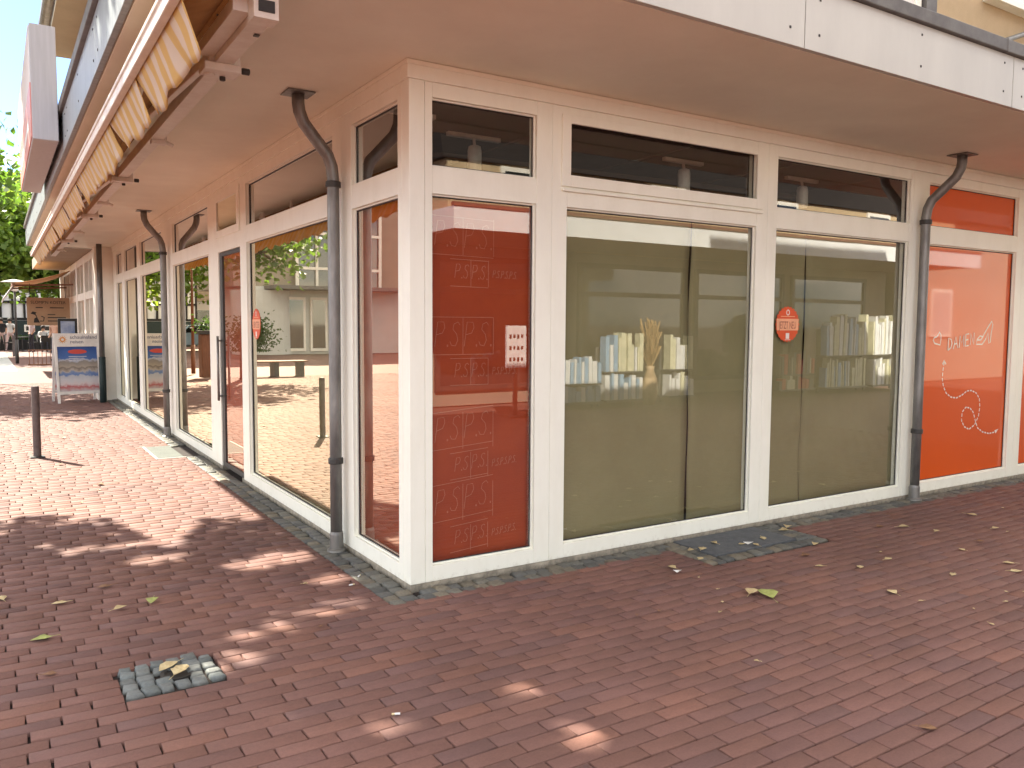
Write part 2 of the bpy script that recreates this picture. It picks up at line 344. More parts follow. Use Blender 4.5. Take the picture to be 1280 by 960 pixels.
# ------------------------------------------------------------------ ground
LB, WB = .235, .0875
def brick_paving():
    x0, x1, y0, y1 = -8.5, 9.0, -9.0, 20.0
    quads = []
    rows = int((y1 - y0) / WB)
    C = []
    for r in range(rows):
        y = y0 + r * WB
        off = (r % 2) * LB / 2 + RNG.uniform(-.045, .045)
        n = int((x1 - x0) / LB) + 2
        xs = x0 - off + np.arange(n) * LB + RNG.normal(0, .0025, n)
        for i in range(n - 1): C.append((xs[i], xs[i + 1], y, y + WB))
    C = np.array(C)
    def inside(a, bx0, bx1, by0, by1):
        cx = (a[:, 0] + a[:, 1]) / 2; cy = (a[:, 2] + a[:, 3]) / 2
        return (cx > bx0) & (cx < bx1) & (cy > by0) & (cy < by1)
    # clip bricks against the laid-in cobble strips
    out = []
    holes = [(-.20, 40, -.20, 40), (-1.64, -1.22, -.65, -.30), (1.95, 3.2, -.56, -.20), (-.52, -.19, 5.75, 6.88)]
    for a in C:
        keep = [tuple(a)]
        for hx0, hx1, hy0, hy1 in holes:
            nk = []
            for q in keep:
                cy = (q[2] + q[3]) / 2
                if cy < hy0 or cy > hy1 or q[1] <= hx0 or q[0] >= hx1: nk.append(q); continue
                if q[0] < hx0 - .02: nk.append((q[0], hx0, q[2], q[3]))
                if q[1] > hx1 + .02: nk.append((hx1, q[1], q[2], q[3]))
            keep = nk
        out += keep
    A = np.array(out); n = len(A)
    g = .0028
    gx = RNG.uniform(.0026, .0048, (n, 2)); gy = RNG.uniform(.0032, .0050, (n, 2))
    X0 = A[:, 0] + gx[:, 0]; X1 = A[:, 1] - gx[:, 1]; Y0 = A[:, 2] + gy[:, 0]; Y1 = A[:, 3] - gy[:, 1]
    cx = (X0 + X1) / 2
    # slow waviness of the courses
    wob = lambda x: .007 * np.sin(x * 1.3 + A[:, 2] * .7) + .004 * np.sin(x * 3.1 + 2)
    h = RNG.normal(0, .0007, n) + .004 * np.sin(cx * 1.7) * np.sin(A[:, 2] * 1.1)
    tx = RNG.normal(0, .002, n); ty = RNG.normal(0, .0028, n)
    V = np.zeros((n, 12, 3))
    bev = .002
    cornx = np.stack([X0, X1, X1, X0], 1); corny = np.stack([Y0 + wob(X0), Y0 + wob(X1), Y1 + wob(X1), Y1 + wob(X0)], 1)
    corny += RNG.normal(0, .0011, (n, 4)); cornx += RNG.normal(0, .0012, (n, 4))
    sx = np.array([1, -1, -1, 1]); sy = np.array([1, 1, -1, -1])
    mx = cornx.mean(1, keepdims=True); my = corny.mean(1, keepdims=True)
    def tilt(px, py): return h[:, None] + tx[:, None] * (px - mx) + ty[:, None] * (py - my)
    V[:, 0:4, 0] = cornx + sx * bev; V[:, 0:4, 1] = corny + sy * bev; V[:, 0:4, 2] = tilt(cornx, corny)
    V[:, 4:8, 0] = cornx; V[:, 4:8, 1] = corny; V[:, 4:8, 2] = tilt(cornx, corny) - bev * .8
    V[:, 8:12, 0] = cornx; V[:, 8:12, 1] = corny; V[:, 8:12, 2] = -.03
    F = [(0, 1, 2, 3)]
    for i in range(4):
        j = (i + 1) % 4
        F += [(4 + i, 4 + j, j, i), (8 + i, 8 + j, 4 + j, 4 + i)]
    F = np.array(F)
    faces = (F[None] + (np.arange(n) * 12)[:, None, None]).reshape(-1, 4)
    me = bpy.data.meshes.new('brick_paving')
    me.vertices.add(n * 12); me.vertices.foreach_set('co', V.reshape(-1))
    nf = len(faces); me.loops.add(nf * 4); me.polygons.add(nf)
    me.loops.foreach_set('vertex_index', faces.reshape(-1).astype(np.int32))
    me.polygons.foreach_set('loop_start', np.arange(nf, dtype=np.int32) * 4)
    pal = np.array([(.248, .122, .096), (.238, .117, .094), (.258, .125, .094), (.226, .115, .097), (.205, .110, .098), (.280, .131, .094), (.243, .121, .097)])
    pr = np.array([.26, .2, .14, .14, .09, .07, .10])
    ci = RNG.choice(len(pal), n, p=pr); c = .65 * (pal[ci] * .75 + .25 * np.array([.243, .121, .096])) * RNG.uniform(.94, 1.06, (n, 1))
    col = np.ones((nf, 4)); col[:, :3] = np.repeat(c, 9, 0)
    at = me.attributes.new('tone', 'FLOAT_COLOR', 'FACE'); at.data.foreach_set('color', col.reshape(-1))
    me.materials.append(M['brick']); me.update(calc_edges=True)
    o = bpy.data.objects.new('brick_paving', me); COL.objects.link(o); tag(o, kind='structure')
    o['label'] = 'red brick paving of the pedestrian street'
    b = MB(); b.box((x0 + .1, y0 + .1, -.2), (x1 - .1, y1 - .1, -.022))
    tag(b.build('paving_bed', 'joint'), kind='structure')
brick_paving()
g = MB(); g.add([(-600, -600, -.026), (600, -600, -.026), (600, 600, -.026), (-600, 600, -.026)], [(0, 1, 2, 3)])
tag(g.build('ground', 'far_paving'), kind='structure')

def cobbles(name, regions, size, pal, kind='structure', skip=None, parent=None, z=.002):
    V = []; F = []; T = []
    for (x0, x1, y0, y1) in regions:
        nx = max(1, round((x1 - x0) / size)); ny = max(1, round((y1 - y0) / size))
        dx = (x1 - x0) / nx; dy = (y1 - y0) / ny
        horiz = (x1 - x0) > (y1 - y0)
        for i in range(nx):
            for j in range(ny):
                sh = (.5 * (j % 2) if horiz and max(nx, ny) > 8 else 0, .5 * (i % 2) if not horiz and max(nx, ny) > 8 else 0)
                a0 = x0 + (i + sh[0]) * dx; b0 = y0 + (j + sh[1]) * dy
                a1, b1 = min(a0 + dx, x1 + .02), min(b0 + dy, y1 + .02)
                if skip and skip((a0 + a1) / 2, (b0 + b1) / 2): continue
                gp = .0025
                q = [(a0 + gp, b0 + gp), (a1 - gp, b0 + gp), (a1 - gp, b1 - gp), (a0 + gp, b1 - gp)]
                q = [(x + random.gauss(0, .005), y + random.gauss(0, .005)) for x, y in q]
                mx = sum(p[0] for p in q) / 4; my = sum(p[1] for p in q) / 4; hz = z + random.gauss(0, .003)
                o = len(V)
                for k, (sc, zz) in enumerate(((1, -.02), (1, hz - .012), (.86, hz - .003), (.6, hz))):
                    for (x, y) in q: V.append((mx + (x - mx) * sc, my + (y - my) * sc, zz + random.gauss(0, .001)))
                fs = [(o + 12, o + 13, o + 14, o + 15)]
                for r in range(3):
                    for k in range(4): fs.append((o + r * 4 + k, o + r * 4 + (k + 1) % 4, o + r * 4 + 4 + (k + 1) % 4, o + r * 4 + 4 + k))
                F += fs
                c = random.choice(pal); s = random.uniform(.8, 1.2); T += [(c[0] * s, c[1] * s, c[2] * s, 1)] * len(fs)
    me = bpy.data.meshes.new(name); me.from_pydata(V, [], F); me.materials.append(M['cobble'])
    at = me.attributes.new('tone', 'FLOAT_COLOR', 'FACE'); at.data.foreach_set('color', [x for t in T for x in t])
    me.polygons.foreach_set('use_smooth', [True] * len(F)); me.update()
    o = bpy.data.objects.new(name, me); COL.objects.link(o)
    if kind: o['kind'] = kind
    o.parent = parent
    return o
GREY = [(.110, .108, .092), (.082, .082, .074), (.130, .122, .098), (.098, .098, .09), (.15, .13, .095)]
BLUE = [(.118, .132, .128), (.10, .112, .108), (.138, .148, .142), (.122, .13, .122)]
cobbles('cobble_border', [(-.20, -.005, -.20, 14.0), (-.005, 1.95, -.20, -.005), (3.2, 9.0, -.20, -.005), (1.95, 2.12, -.55, -.005), (2.98, 3.2, -.55, -.005), (2.12, 2.98, -.55, -.44)], .092, GREY,
        skip=lambda x, y: (-.52 < x < -.0 and 5.8 < y < 6.83))
s_ = MB(); s_.box((2.125, -.432, -.05), (2.975, -.01, .006), 0)
tag(s_.build('inspection_cover', 'slab_grey', bevel=.004), 'dark grey inspection slab littered with dry leaves under the wide papered window', 'inspection cover', 'inspection covers in the paving')
s_ = MB(); s_.box((-.50, 5.80, -.05), (-.215, 6.83, .004), 0)
s_.box((-.525, 5.77, -.05), (-.502, 6.86, .006), 1); s_.box((-.50, 5.77, -.05), (-.19, 5.798, .006), 1)
tag(s_.build('inspection_cover', ['plate_grey', 'fascia_panel']), 'greenish grey metal cover with a pale rim in the sunny paving by the downpipe', 'inspection cover', 'inspection covers in the paving')
dr = thing('drain_inlet', 'square patch of blue grey cobbles round a small drain hole in the brick paving', 'drain', (-1.43, -.47, 0))
co = cobbles('cobble_surround', [(-1.635, -1.225, -.645, -.305)], .070, BLUE, kind=None, skip=lambda x, y: math.hypot(x + 1.40, y + .48) < .065)
for v in co.data.vertices: v.co.x += 1.43; v.co.y += .47
co.parent = dr
s_ = MB(); s_.lathe((-1.40, -.48, -.012), [(.075, 0), (.075, .008), (.055, .009), (.052, .004)], 20); s_.build('drain_ring', 'dark_metal', dr)
gs = MB(); gs.add([(-2.6, 26.5, -.02), (-1.5, 26.5, -.02), (-1.75, 45, -.02), (-2.9, 45, -.02)], [(0, 1, 2, 3)])
tag(gs.build('stone_path', 'grey_render'), kind='structure')

# ------------------------------------------------------------------ shop building
ZS = 3.11
shop = thing('shop_building', 'white framed corner shop building with wide canopy and papered shop windows', 'shop building', (0, 0, 0))
PX = lambda u, d, z: (u, d, z)      # right front: u along x, d inwards
PY = lambda u, d, z: (d, u, z)      # left front: u along y, d inwards
def fbox(mb, P, u0, u1, d0, d1, z0, z1, mi=0): mb.box(P(u0, d0, z0), P(u1, d1, z1), mi)
ZB, ZG0, ZG1, ZT0, ZT1, ZTOP = .03, .125, 2.365, 2.525, 2.92, 3.005
def pane(P, u0, u1, z0, z1, name, mat, parent, d=.042):
    b = MB(); fbox(b, P, u0 - .004, u1 + .004, d, d + .006, z0 - .004, z1 + .004); return b.build(name, mat, parent)
def window_bay(P, f0, f1, g0, g1, paneM='glass', trM='glass', sash=False, label=None):
    b = MB(); e = .0008
    fbox(b, P, f0 + e, g0, 0, .09, ZB, ZTOP); fbox(b, P, g1, f1 - e, 0, .09, ZB, ZTOP)
    fbox(b, P, g0, g1, .001, .09, ZB, ZG0); fbox(b, P, g0, g1, .001, .09, ZG1, ZT0); fbox(b, P, g0, g1, .001, .09, ZT1, ZTOP)
    for (z0, z1) in ((ZG0, ZG1), (ZT0, ZT1)):       # glazing beads and dark gasket
        t = .010
        for q, mi, d0 in ((t, 0, .022), (t + .006, 1, .034)):
            fbox(b, P, g0, g0 + q, d0, .041, z0, z1, mi); fbox(b, P, g1 - q, g1, d0, .041, z0, z1, mi)
            fbox(b, P, g0 + q, g1 - q, d0, .041, z0, z0 + q, mi); fbox(b, P, g0 + q, g1 - q, d0, .041, z1 - q, z1, mi)
    if sash:                                         # opening top light, its leaf proud of the frame
        w = .05
        fbox(b, P, g0 - w, g0 + .02, -.016, -.001, ZT0 - .03, ZT1 + .035); fbox(b, P, g1 - .02, g1 + w, -.016, -.001, ZT0 - .03, ZT1 + .035)
        fbox(b, P, g0 + .02, g1 - .02, -.016, -.001, ZT1 - .02, ZT1 + .035); fbox(b, P, g0 + .02, g1 - .02, -.016, -.001, ZT0 - .03, ZT0 + .045)
        fbox(b, P, g0 - w, g1 + w, -.022, -.001, ZT0 - .062, ZT0 - .045)
    o = b.build('shop_window', ['white_frame', 'gasket'], shop, bevel=.0025)
    if label: o['label'] = label
    pane(P, g0, g1, ZG0, ZG1, 'pane', paneM, o); pane(P, g0, g1, ZT0, ZT1, 'transom_pane', trM, o)
    return o
RB = [(.1, 1.01, .15, .89), (1.01, 3.06, 1.13, 2.94), (3.06, 5.0, 3.17, 4.955), (5.0, 6.975, 5.25, 6.85), (6.975, 8.9, 7.10, 8.75)]
window_bay(PX, *RB[0]); window_bay(PX, *RB[1], sash=True); window_bay(PX, *RB[2])
wo = window_bay(PX, *RB[3], paneM='orange_film', trM='orange_film', label='window covered with glossy orange film and white drawings')
wo2 = window_bay(PX, *RB[4], paneM='orange_film', trM='orange_film', label='window covered with glossy orange film')
LBY = [(.1, 1.09, .16, .91), (1.09, 3.83, 1.27, 3.65), (5.05, 7.85, 5.3, 7.5), (7.85, 10.62, 8.35, 10.45), (10.62, 12.6, 10.8, 12.4), (12.6, 14.1, 12.75, 13.6)]
for a in LBY: window_bay(PY, *a, paneM='glass_gold' if a[2] > 1 else 'glass_front')
b = MB(); b.box((0, 0, ZB), (.099, .099, ZTOP)); b.build('corner_post', 'white_frame', shop, bevel=.003)
# door bay, set back
b = MB()
fbox(b, PY, 3.83, 3.885, 0, .09, ZB, ZTOP); fbox(b, PY, 4.82, 5.05, 0, .09, ZB, ZTOP)
fbox(b, PY, 3.885, 4.82, .001, .09, ZG1 - .02, ZT0); fbox(b, PY, 3.885, 4.82, .001, .09, ZT1, ZTOP)
fbox(b, PY, 3.865, 4.85, -.016, -.001, ZT0 - .03, ZT0 + .045); fbox(b, PY, 3.865, 4.85, -.016, -.001, ZT1 - .05, ZT1 + .03)
fbox(b, PY, 3.865, 3.95, -.016, -.001, ZT0 + .045, ZT1 - .05); fbox(b, PY, 4.80, 4.85, -.016, -.001, ZT0 + .045, ZT1 - .05)
o = b.build('door_frame', ['white_frame'], shop, bevel=.0025)
fbox_t = MB(); fbox(fbox_t, PY, 3.885, 4.82, -.004, .002, ZT0 + .04, ZT1 - .045); fbox_t.build('transom_pane', 'glass_gold', o)
b = MB()
D0 = .012
fbox(b, PY, 3.887, 3.90, D0, D0 + .05, .03, 2.34); fbox(b, PY, 4.70, 4.815, D0, D0 + .05, .03, 2.34, 1)
fbox(b, PY, 3.90, 4.70, D0, D0 + .05, .03, .08, 1); fbox(b, PY, 3.90, 4.70, D0, D0 + .05, 2.30, 2.34, 1)
door = b.build('door', ['white_frame', 'dark_metal'], shop, bevel=.002)
pane(PY, 3.90, 4.70, .08, 2.30, 'pane', 'glass_clear', door, d=D0 + .012)
b = MB(); b.tube([(D0 - .045, 4.77, .75), (D0 - .045, 4.77, 1.45)], .013); 
for z in (.8, 1.4): b.tube([(D0, 4.77, z), (D0 - .045, 4.77, z)], .009)
b.build('handle', 'zinc', door, smooth=True)
b = MB(); fbox(b, PY, 3.90, 4.70, D0 + .022, D0 + .024, .08, 2.30); b.build('red_film', 'red_paper', door)
# trim, plinth, end fin
b = MB()
b.box((-.016, -.016, ZTOP), (9.0, .08, ZS - .002)); b.box((-.016, .082, ZTOP), (.08, 14.1, ZS - .002))
b.box((-.022, -.022, ZS - .03), (9.0, -.016, ZS - .002), 0); b.box((-.022, -.016, ZS - .03), (-.016, 14.1, ZS - .002), 0)
b.build('head_trim', 'white_frame', shop, bevel=.003)
b = MB(); b.box((.006, .006, -.1), (9.0, .085, ZB)); b.box((.006, .087, -.1), (.085, 3.98, ZB)); b.box((.006, 4.82, -.1), (.085, 14.1, ZB)); b.box((.1, 3.98, -.1), (.3, 4.82, .02), 1)
b.build('plinth', ['plinth', 'dark_metal'], shop)
b = MB(); b.box((-.33, 14.12, -.05), (.3, 14.55, ZS - .002)); b.build('end_pier', 'white_paint', shop, bevel=.004)
b = MB(); b.box((8.9, 0, -.05), (16, .3, ZS - .002)); b.build('wall', 'stucco', shop)
# canopy: soffit, fascia boards, coping
b = MB()
b.box((-1.455, -1.345, ZS), (16, 12, ZS + .09)); b.box((-1.455, 12.002, ZS), (.3, 14.70, ZS + .09))
b.build('soffit', 'soffit_paint', shop)
b = MB(); b.box((-1.45, -1.342, ZS - .014), (16, -1.06, ZS - .0005)); b.box((-1.45, -1.058, ZS - .014), (-1.2, 14.69, ZS - .0005)); b.build('soffit_edge_board', 'soffit_paint', shop, bevel=.002)
ZF0, ZF1, ZF2 = ZS - .012, 3.435, 3.52
b = MB()
xs = [-1.49, -.47, 1.70, 3.87, 6.04, 8.21, 10.38, 12.55, 16]
for i in range(len(xs) - 1):
    b.box((xs[i] + (.0 if i == 0 else .004), -1.38, ZF0), (xs[i + 1] - .004, -1.346, ZF1), 0)
    for x in (xs[i] + .12, (xs[i] + xs[i + 1]) / 2, xs[i + 1] - .12):
        for z in (ZF0 + .09, ZF1 - .06): b.box((x - .007, -1.3835, z - .007), (x + .007, -1.3795, z + .007), 1)
ys = [-1.344, 1.2, 3.6, 6.0, 8.4, 10.8, 13.2, 14.73]
for i in range(len(ys) - 1):
    b.box((-1.49, ys[i] + .004, ZF0), (-1.456, ys[i + 1] - .004, ZF1), 2)
    for y in (ys[i] + .12, (ys[i] + ys[i + 1]) / 2, ys[i + 1] - .12):
        for z in (ZF0 + .09, ZF1 - .06): b.box((-1.4935, y - .007, z - .007), (-1.489, y + .007, z + .007), 1)
b.box((-1.452, 14.702, ZF0), (.3, 14.73, ZF1), 0)
b.build('fascia', ['fascia_panel', 'gasket', 'fascia_metal'], shop, bevel=.002)
b = MB(); b.box((-1.52, -1.41, ZF1 + .002), (16, -1.2, ZF2)); b.box((-1.52, -1.198, ZF1 + .002), (-1.3, 14.75, ZF2))
for x in (-.3, 3.72, 8.3): b.box((x, -1.414, ZF1 - .002), (x + .012, -1.2, ZF2 + .004))
b.build('coping', 'coping', shop, bevel=.006)
# upper storey, eaves, roof
b = MB(); b.box((-.6, -.5, ZS + .092), (16, 13.6, 6.75)); b.box((6.4, .4, 6.9), (12, 4.5, 10.3)); b.build('upper_wall', 'stucco', shop)  # second box: unseen roof block added to shade part of the opposite fascia
b = MB(); b.box((-1.05, -1.0, 6.752), (16.3, 14.2, 6.90)); b.build('eaves_soffit', 'taupe_render', shop)
b = MB(); n_ = 6
b.add([(-1.1, -1.05, 6.902), (16.3, -1.05, 6.902), (16.3, 14.2, 6.902), (-1.1, 14.2, 6.902), (4.5, 4.6, 9.9), (12, 4.6, 9.9), (12, 8.6, 9.9), (4.5, 8.6, 9.9)],
      [(3, 2, 1, 0), (0, 1, 5, 4), (1, 2, 6, 5), (2, 3, 7, 6), (3, 0, 4, 7), (4, 5, 6, 7)]); b.build('roof', 'roof_tile', shop)
b = MB(); b.tube([(-1.16, -1.1, 6.80), (-1.16, 14.25, 6.80)], .085, 14)
for y in range(0, 14, 2): b.tube([(-1.16, y + .4, 6.80), (-1.16, y + .44, 6.80)], .089, 14)
b.build('gutter', 'zinc', shop, smooth=False)
def upper_window(P, u0, u1, d, z0, z1, blind=False):
    w = .07; q = MB()
    for a in ((u0, u0 + w, z0, z1), (u1 - w, u1, z0, z1), (u0 + w, u1 - w, z0, z0 + w), (u0 + w, u1 - w, z1 - w, z1), ((u0 + u1) / 2 - .04, (u0 + u1) / 2 + .04, z0 + w, z1 - w)):
        fbox(q, P, a[0], a[1], d - .03, d - .001, a[2], a[3])
    fbox(q, P, u0 - .06, u1 + .06, d - .10, d - .001, z0 - .05, z0 - .002)
    o = q.build('upper_window', 'white_frame', shop, bevel=.003)
    q = MB(); fbox(q, P, u0 + w, u1 - w, d - .012, d - .001, z0 + w, z1 - w); q.build('pane', 'white_film' if blind else 'glass_dark', o)
upper_window(PX, 2.9, 4.14, -.5, 3.86, 5.4, True); upper_window(PX, 5.12, 6.5, -.5, 4.38, 5.7); upper_window(PX, .3, 1.7, -.5, 4.38, 5.7)
for y in (1.0, 4.5, 8.0, 11.2): upper_window(PY, y, y + 1.4, -.6, 4.38, 5.9)
b = MB(); b.box((4.16, -.56, 3.6), (4.30, -.502, 6.7)); b.build('wall_strip', 'coping', shop)
b = MB(); b.tube([(4.9, -.62, 3.9), (5.2, -.62, 4.0), (5.75, -.62, 4.2), (7.5, -.62, 4.25)], .022, 8); b.build('conduit', 'zinc', shop, smooth=True)
# room behind the glass
b = MB(); b.box((.1, .1, -.05), (9, 13.9, .0)); b.build('floor', 'room_dark', shop)
b = MB(); b.box((.1, .1, 3.0), (9, 13.9, 3.1))
for k in range(7): b.box((.1 + k * 1.25, .1, 2.985), (.118 + k * 1.25, 13.9, 2.9995)); 
b.build('ceiling', 'ceiling_brown', shop)
b = MB(); b.box((8.98, .1, 0), (9.1, 13.9, 3)); b.box((.1, 13.9, 0), (9.1, 14.05, 3)); b.box((5.05, .1, 0), (5.13, 5, 2.985)); b.build('inner_wall', 'room_dark', shop)
b = MB()
b.bar((.5, 1.3, 2.7), (4.6, 3.2, 2.7), .10, .12); b.bar((.5, 1.2, 2.86), (4.8, 1.0, 2.86), .05, .04); b.build('duct', 'ceiling_brown', shop)
# downpipes
def downpipe(top, foot, lab=None):
    tx, ty = top; fx, fy = foot
    P = lambda t, z: (fx + (tx - fx) * t, fy + (ty - fy) * t, z)
    b = MB(); pts = [P(1, ZS), P(1, ZS - .07), P(.97, ZS - .12), P(.85, ZS - .19), P(.45, ZS - .30), P(.15, ZS - .38), P(.04, ZS - .45), P(0, ZS - .53), P(0, 2.0), P(0, 1.0), P(0, .12)]
    b.tube(pts, .041, 20)
    o = b.build('downpipe', 'zinc', shop, smooth=True)
    for z in (2.52, .62):
        b = MB(); b.lathe((fx, fy, z), [(.05, 0), (.052, .004), (.052, .035), (.05, .04)], 20); 
        b.build('pipe_clamp', 'dark_metal', o)
    b = MB(); b.lathe((fx, fy, 0), [(.068, 0), (.066, .012), (.049, .022), (.047, .12), (.042, .14)], 20); b.build('pipe_shoe', 'zinc', o, smooth=False)
    b = MB(); b.box((tx - .09, ty - .09, ZS - .012), (tx + .09, ty + .09, ZS - .004)); b.build('ceiling_flange', 'zinc', o)
downpipe((-.32, 1.02), (-.075, 1.05)); downpipe((-.30, 7.80), (-.075, 7.76)); downpipe((5.17, -.33), (5.08, -.075))
b = MB(); b.tube([(-.30, 13.55, ZS), (-.30, 13.55, .9)], .05, 14, 0); b.tube([(-.30, 13.55, .9), (-.30, 13.55, 0)], .062, 14, 1); b.build('downpipe', ['zinc', 'dark_green'], shop, smooth=True)

# orange film drawings
def strokes_obj(name, mat, lines, w, P, parent):
    q = MB()
    for i, (pts, closed) in enumerate(lines): ribbon(q, pts, w, lambda u, v, o=i * 3e-5: (P(u, v)[0], P(u, v)[1] - o, P(u, v)[2]), closed=closed)
    return q.build(name, mat, parent)
PF = lambda u, v: ((u + 2.05) * 1.0115 - 2.05, .0405, (v - 1.6) * 1.0115 + 1.6)
heart = [(5.511, 1.427), (5.416, 1.443), (5.393, 1.473), (5.412, 1.498), (5.446, 1.502), (5.466, 1.518), (5.491, 1.549), (5.518, 1.522), (5.521, 1.482)]
shoe = [(6.144, 1.428), (6.159, 1.479), (6.206, 1.51), (6.26, 1.504), (6.331, 1.583), (6.415, 1.658), (6.437, 1.625), (6.414, 1.541), (6.403, 1.447), (6.376, 1.436), (6.351, 1.541), (6.313, 1.478), (6.252, 1.427)]
shoe2 = [(6.16, 1.47), (6.22, 1.47), (6.26, 1.50)]
dash = [(5.592, 1.263), (5.577, 1.183), (5.572, 1.104), (5.596, 1.033), (5.648, .965), (5.734, .921), (5.833, .908), (5.931, .933), (6.014, .97), (6.093, .972), (6.187, .943), (6.25, .884), (6.266, .799), (6.247, .705), (6.185, .625), (6.085, .585), (5.995, .616), (5.941, .681), (5.945, .763), (6.009, .81), (6.085, .797), (6.147, .753), (6.193, .666), (6.238, .59), (6.34, .541), (6.461, .518), (6.581, .525), (6.639, .549)]
def resample(pts, step):
    out = [pts[0]]; acc = 0
    for a, b_ in zip(pts, pts[1:]):
        l = math.hypot(b_[0] - a[0], b_[1] - a[1]); t = step - acc
        while t <= l: out.append((a[0] + (b_[0] - a[0]) * t / l, a[1] + (b_[1] - a[1]) * t / l)); t += step
        acc = (acc + l) % step
    return out
dl = resample(dash, .017)
lines = [(heart, True), (shoe, True), (shoe2, False), ([(5.565, 1.243), (5.59, 1.279), (5.625, 1.242)], False), ([(6.572, .536), (6.639, .549), (6.59, .514)], False)]
for i in range(0, len(dl) - 2, 3): lines.append((dl[i:i + 3], False))
G = {'D': [[(0, 0), (0, 1), (.45, .85), (.6, .5), (.45, .15), (0, 0)]], 'A': [[(0, 0), (.35, 1), (.7, 0)], [(.15, .4), (.55, .4)]],
     'M': [[(0, 0), (.1, 1), (.4, .35), (.7, 1), (.8, 0)]], 'E': [[(.55, 1), (0, 1), (0, 0), (.55, 0)], [(0, .52), (.45, .52)]], 'N': [[(0, 0), (0, 1), (.6, 0), (.6, 1)]],
     'P': [[(.05, 0), (.28, 1), (.72, 1.0), (.8, .78), (.62, .55), (.18, .48)]], 'S': [[(.75, .88), (.6, 1), (.3, .92), (.22, .7), (.5, .5), (.58, .25), (.4, .02), (.1, .05), (0, .2)]],
     '.': [[(0, 0), (.06, 0), (.06, .07), (0, .07), (0, 0)]]}
def word(txt, x, z, h, sx=1.0, slope=0, adv=.25):
    out = []; u = 0
    for ch in txt:
        w = max(p[0] for s in G[ch] for p in s)
        for s in G[ch]: out.append(([(x + (u + p[0]) * h * sx, z + p[1] * h + slope * (u + p[0]) * h * sx) for p in s], False))
        u += w + adv
    return out, x + u * h * sx
lines += word('DAMEN', 5.645, 1.375, .115, .92, .12)[0]
strokes_obj('lettering', 'gloss_white', lines, .0135, PF, wo)

# papers behind the glass
def paper(name, P, u0, u1, z0, z1, mat, label, cat, d=.064, amp=.006, group=None, curl=(0, 0), seed=0):
    q = MB(); nu, nz = 14, 22; rg = random.Random(seed); ph = [rg.uniform(0, 6) for _ in range(4)]
    vs = []
    for j in range(nz + 1):
        for i in range(nu + 1):
            u = u0 + (u1 - u0) * i / nu; z = z0 + (z1 - z0) * j / nz
            if i == 0 and curl[0]: u += .006 * math.sin(z * 3 + ph[2]) + .004 * math.sin(z * 9 + ph[3])
            if i == nu and curl[1]: u += .006 * math.sin(z * 3.4 + ph[1]) + .004 * math.sin(z * 8 + ph[0])
            dd = d + amp * (math.sin(u * 5 + ph[0]) * math.sin(z * 3.1 + ph[1]) + .5 * math.sin(z * 7 + u * 4 + ph[2]) + 1)
            if i == 0: dd += curl[0]
            if i == nu: dd += curl[1]
            vs.append(P(u, dd, z))
    fs = [(j * (nu + 1) + i, j * (nu + 1) + i + 1, (j + 1) * (nu + 1) + i + 1, (j + 1) * (nu + 1) + i) for j in range(nz) for i in range(nu)]
    q.add(vs, fs); o = q.build(name, mat, smooth=True)
    so = o.modifiers.new('thickness', 'SOLIDIFY'); so.thickness = .0012; so.offset = 0
    return tag(o, label, cat, group)
gp = 'brown paper sheets masking the shop windows'
paper('paper_sheet', PX, 1.10, 2.326, .10, 2.40, 'kraft', 'wide brown paper sheet behind the big window, left of the dark slit', 'paper sheet', group=gp, curl=(0, .02), seed=1)
paper('paper_sheet', PX, 2.342, 2.97, .11, 2.40, 'kraft', 'narrow brown paper sheet behind the big window, right of the dark slit', 'paper sheet', d=.075, group=gp, curl=(.012, 0), seed=2)
paper('paper_sheet', PX, 3.14, 3.642, .10, 2.40, 'kraft', 'narrow brown paper sheet behind the round orange sticker', 'paper sheet', group=gp, curl=(0, .018), seed=3)
paper('paper_sheet', PX, 3.654, 4.98, .11, 2.40, 'kraft', 'wide brown paper sheet between the round sticker and the downpipe', 'paper sheet', d=.075, group=gp, curl=(.01, .004), seed=4)
paper('paper_sheet', PY, 1.24, 3.68, .10, 2.40, 'kraft', 'brown paper behind the tall window between corner downpipe and door', 'paper sheet', group=gp, seed=5)
rp = paper('wrapping_paper', PX, .13, .91, .10, 2.39, 'red_paper', 'dark red wrapping paper with handwritten letters behind the narrow corner window', 'wrapping paper', amp=.003, seed=6)
paper('wrapping_paper', PY, .14, .93, .10, 2.39, 'red_paper', 'red paper behind the narrow sunlit window beside the corner downpipe', 'wrapping paper', amp=.003, seed=7)
lines = []; q = MB(); PR = lambda u, v: (u, .0615, v)
def row(x, z, h, sl, small):
    l, xe = word('P.S', x, z, h, .62, sl, .16); lines.extend(l); q_ = xe + .01
    l, xe2 = word('P.S.', q_, z + sl * (q_ - x), h, .62, sl, .16); lines.extend(l)
    for uu in (q_ - .004, xe2): lines.append(([(uu, z - .05), (uu, z + h + .03)], False))
    lines.append(([(.15 if not small else x - .03, z - .05), (xe2, z - .05 + sl * (xe2 - x))], False))
    lines.append(([(.15 if not small else x - .03, z + h + .03), (xe2, z + h + .03 + sl * (xe2 - x))], False))
    return xe2
for k, (z, sl) in enumerate(((2.07, -.02), (1.46, .0), (.87, .08), (.42, .09))):
    row(.19, z, .15, sl, False)
    xe = row(.33, z - .19 if k < 3 else z - .20, .085, sl, True)
    l, _ = word('P.S.P.S.P.S.', xe + .03, z - .18, .045, .62, sl, .14); lines.extend(l)
strokes_obj('pen_lettering', 'red_line', lines, .0042, PR, rp)

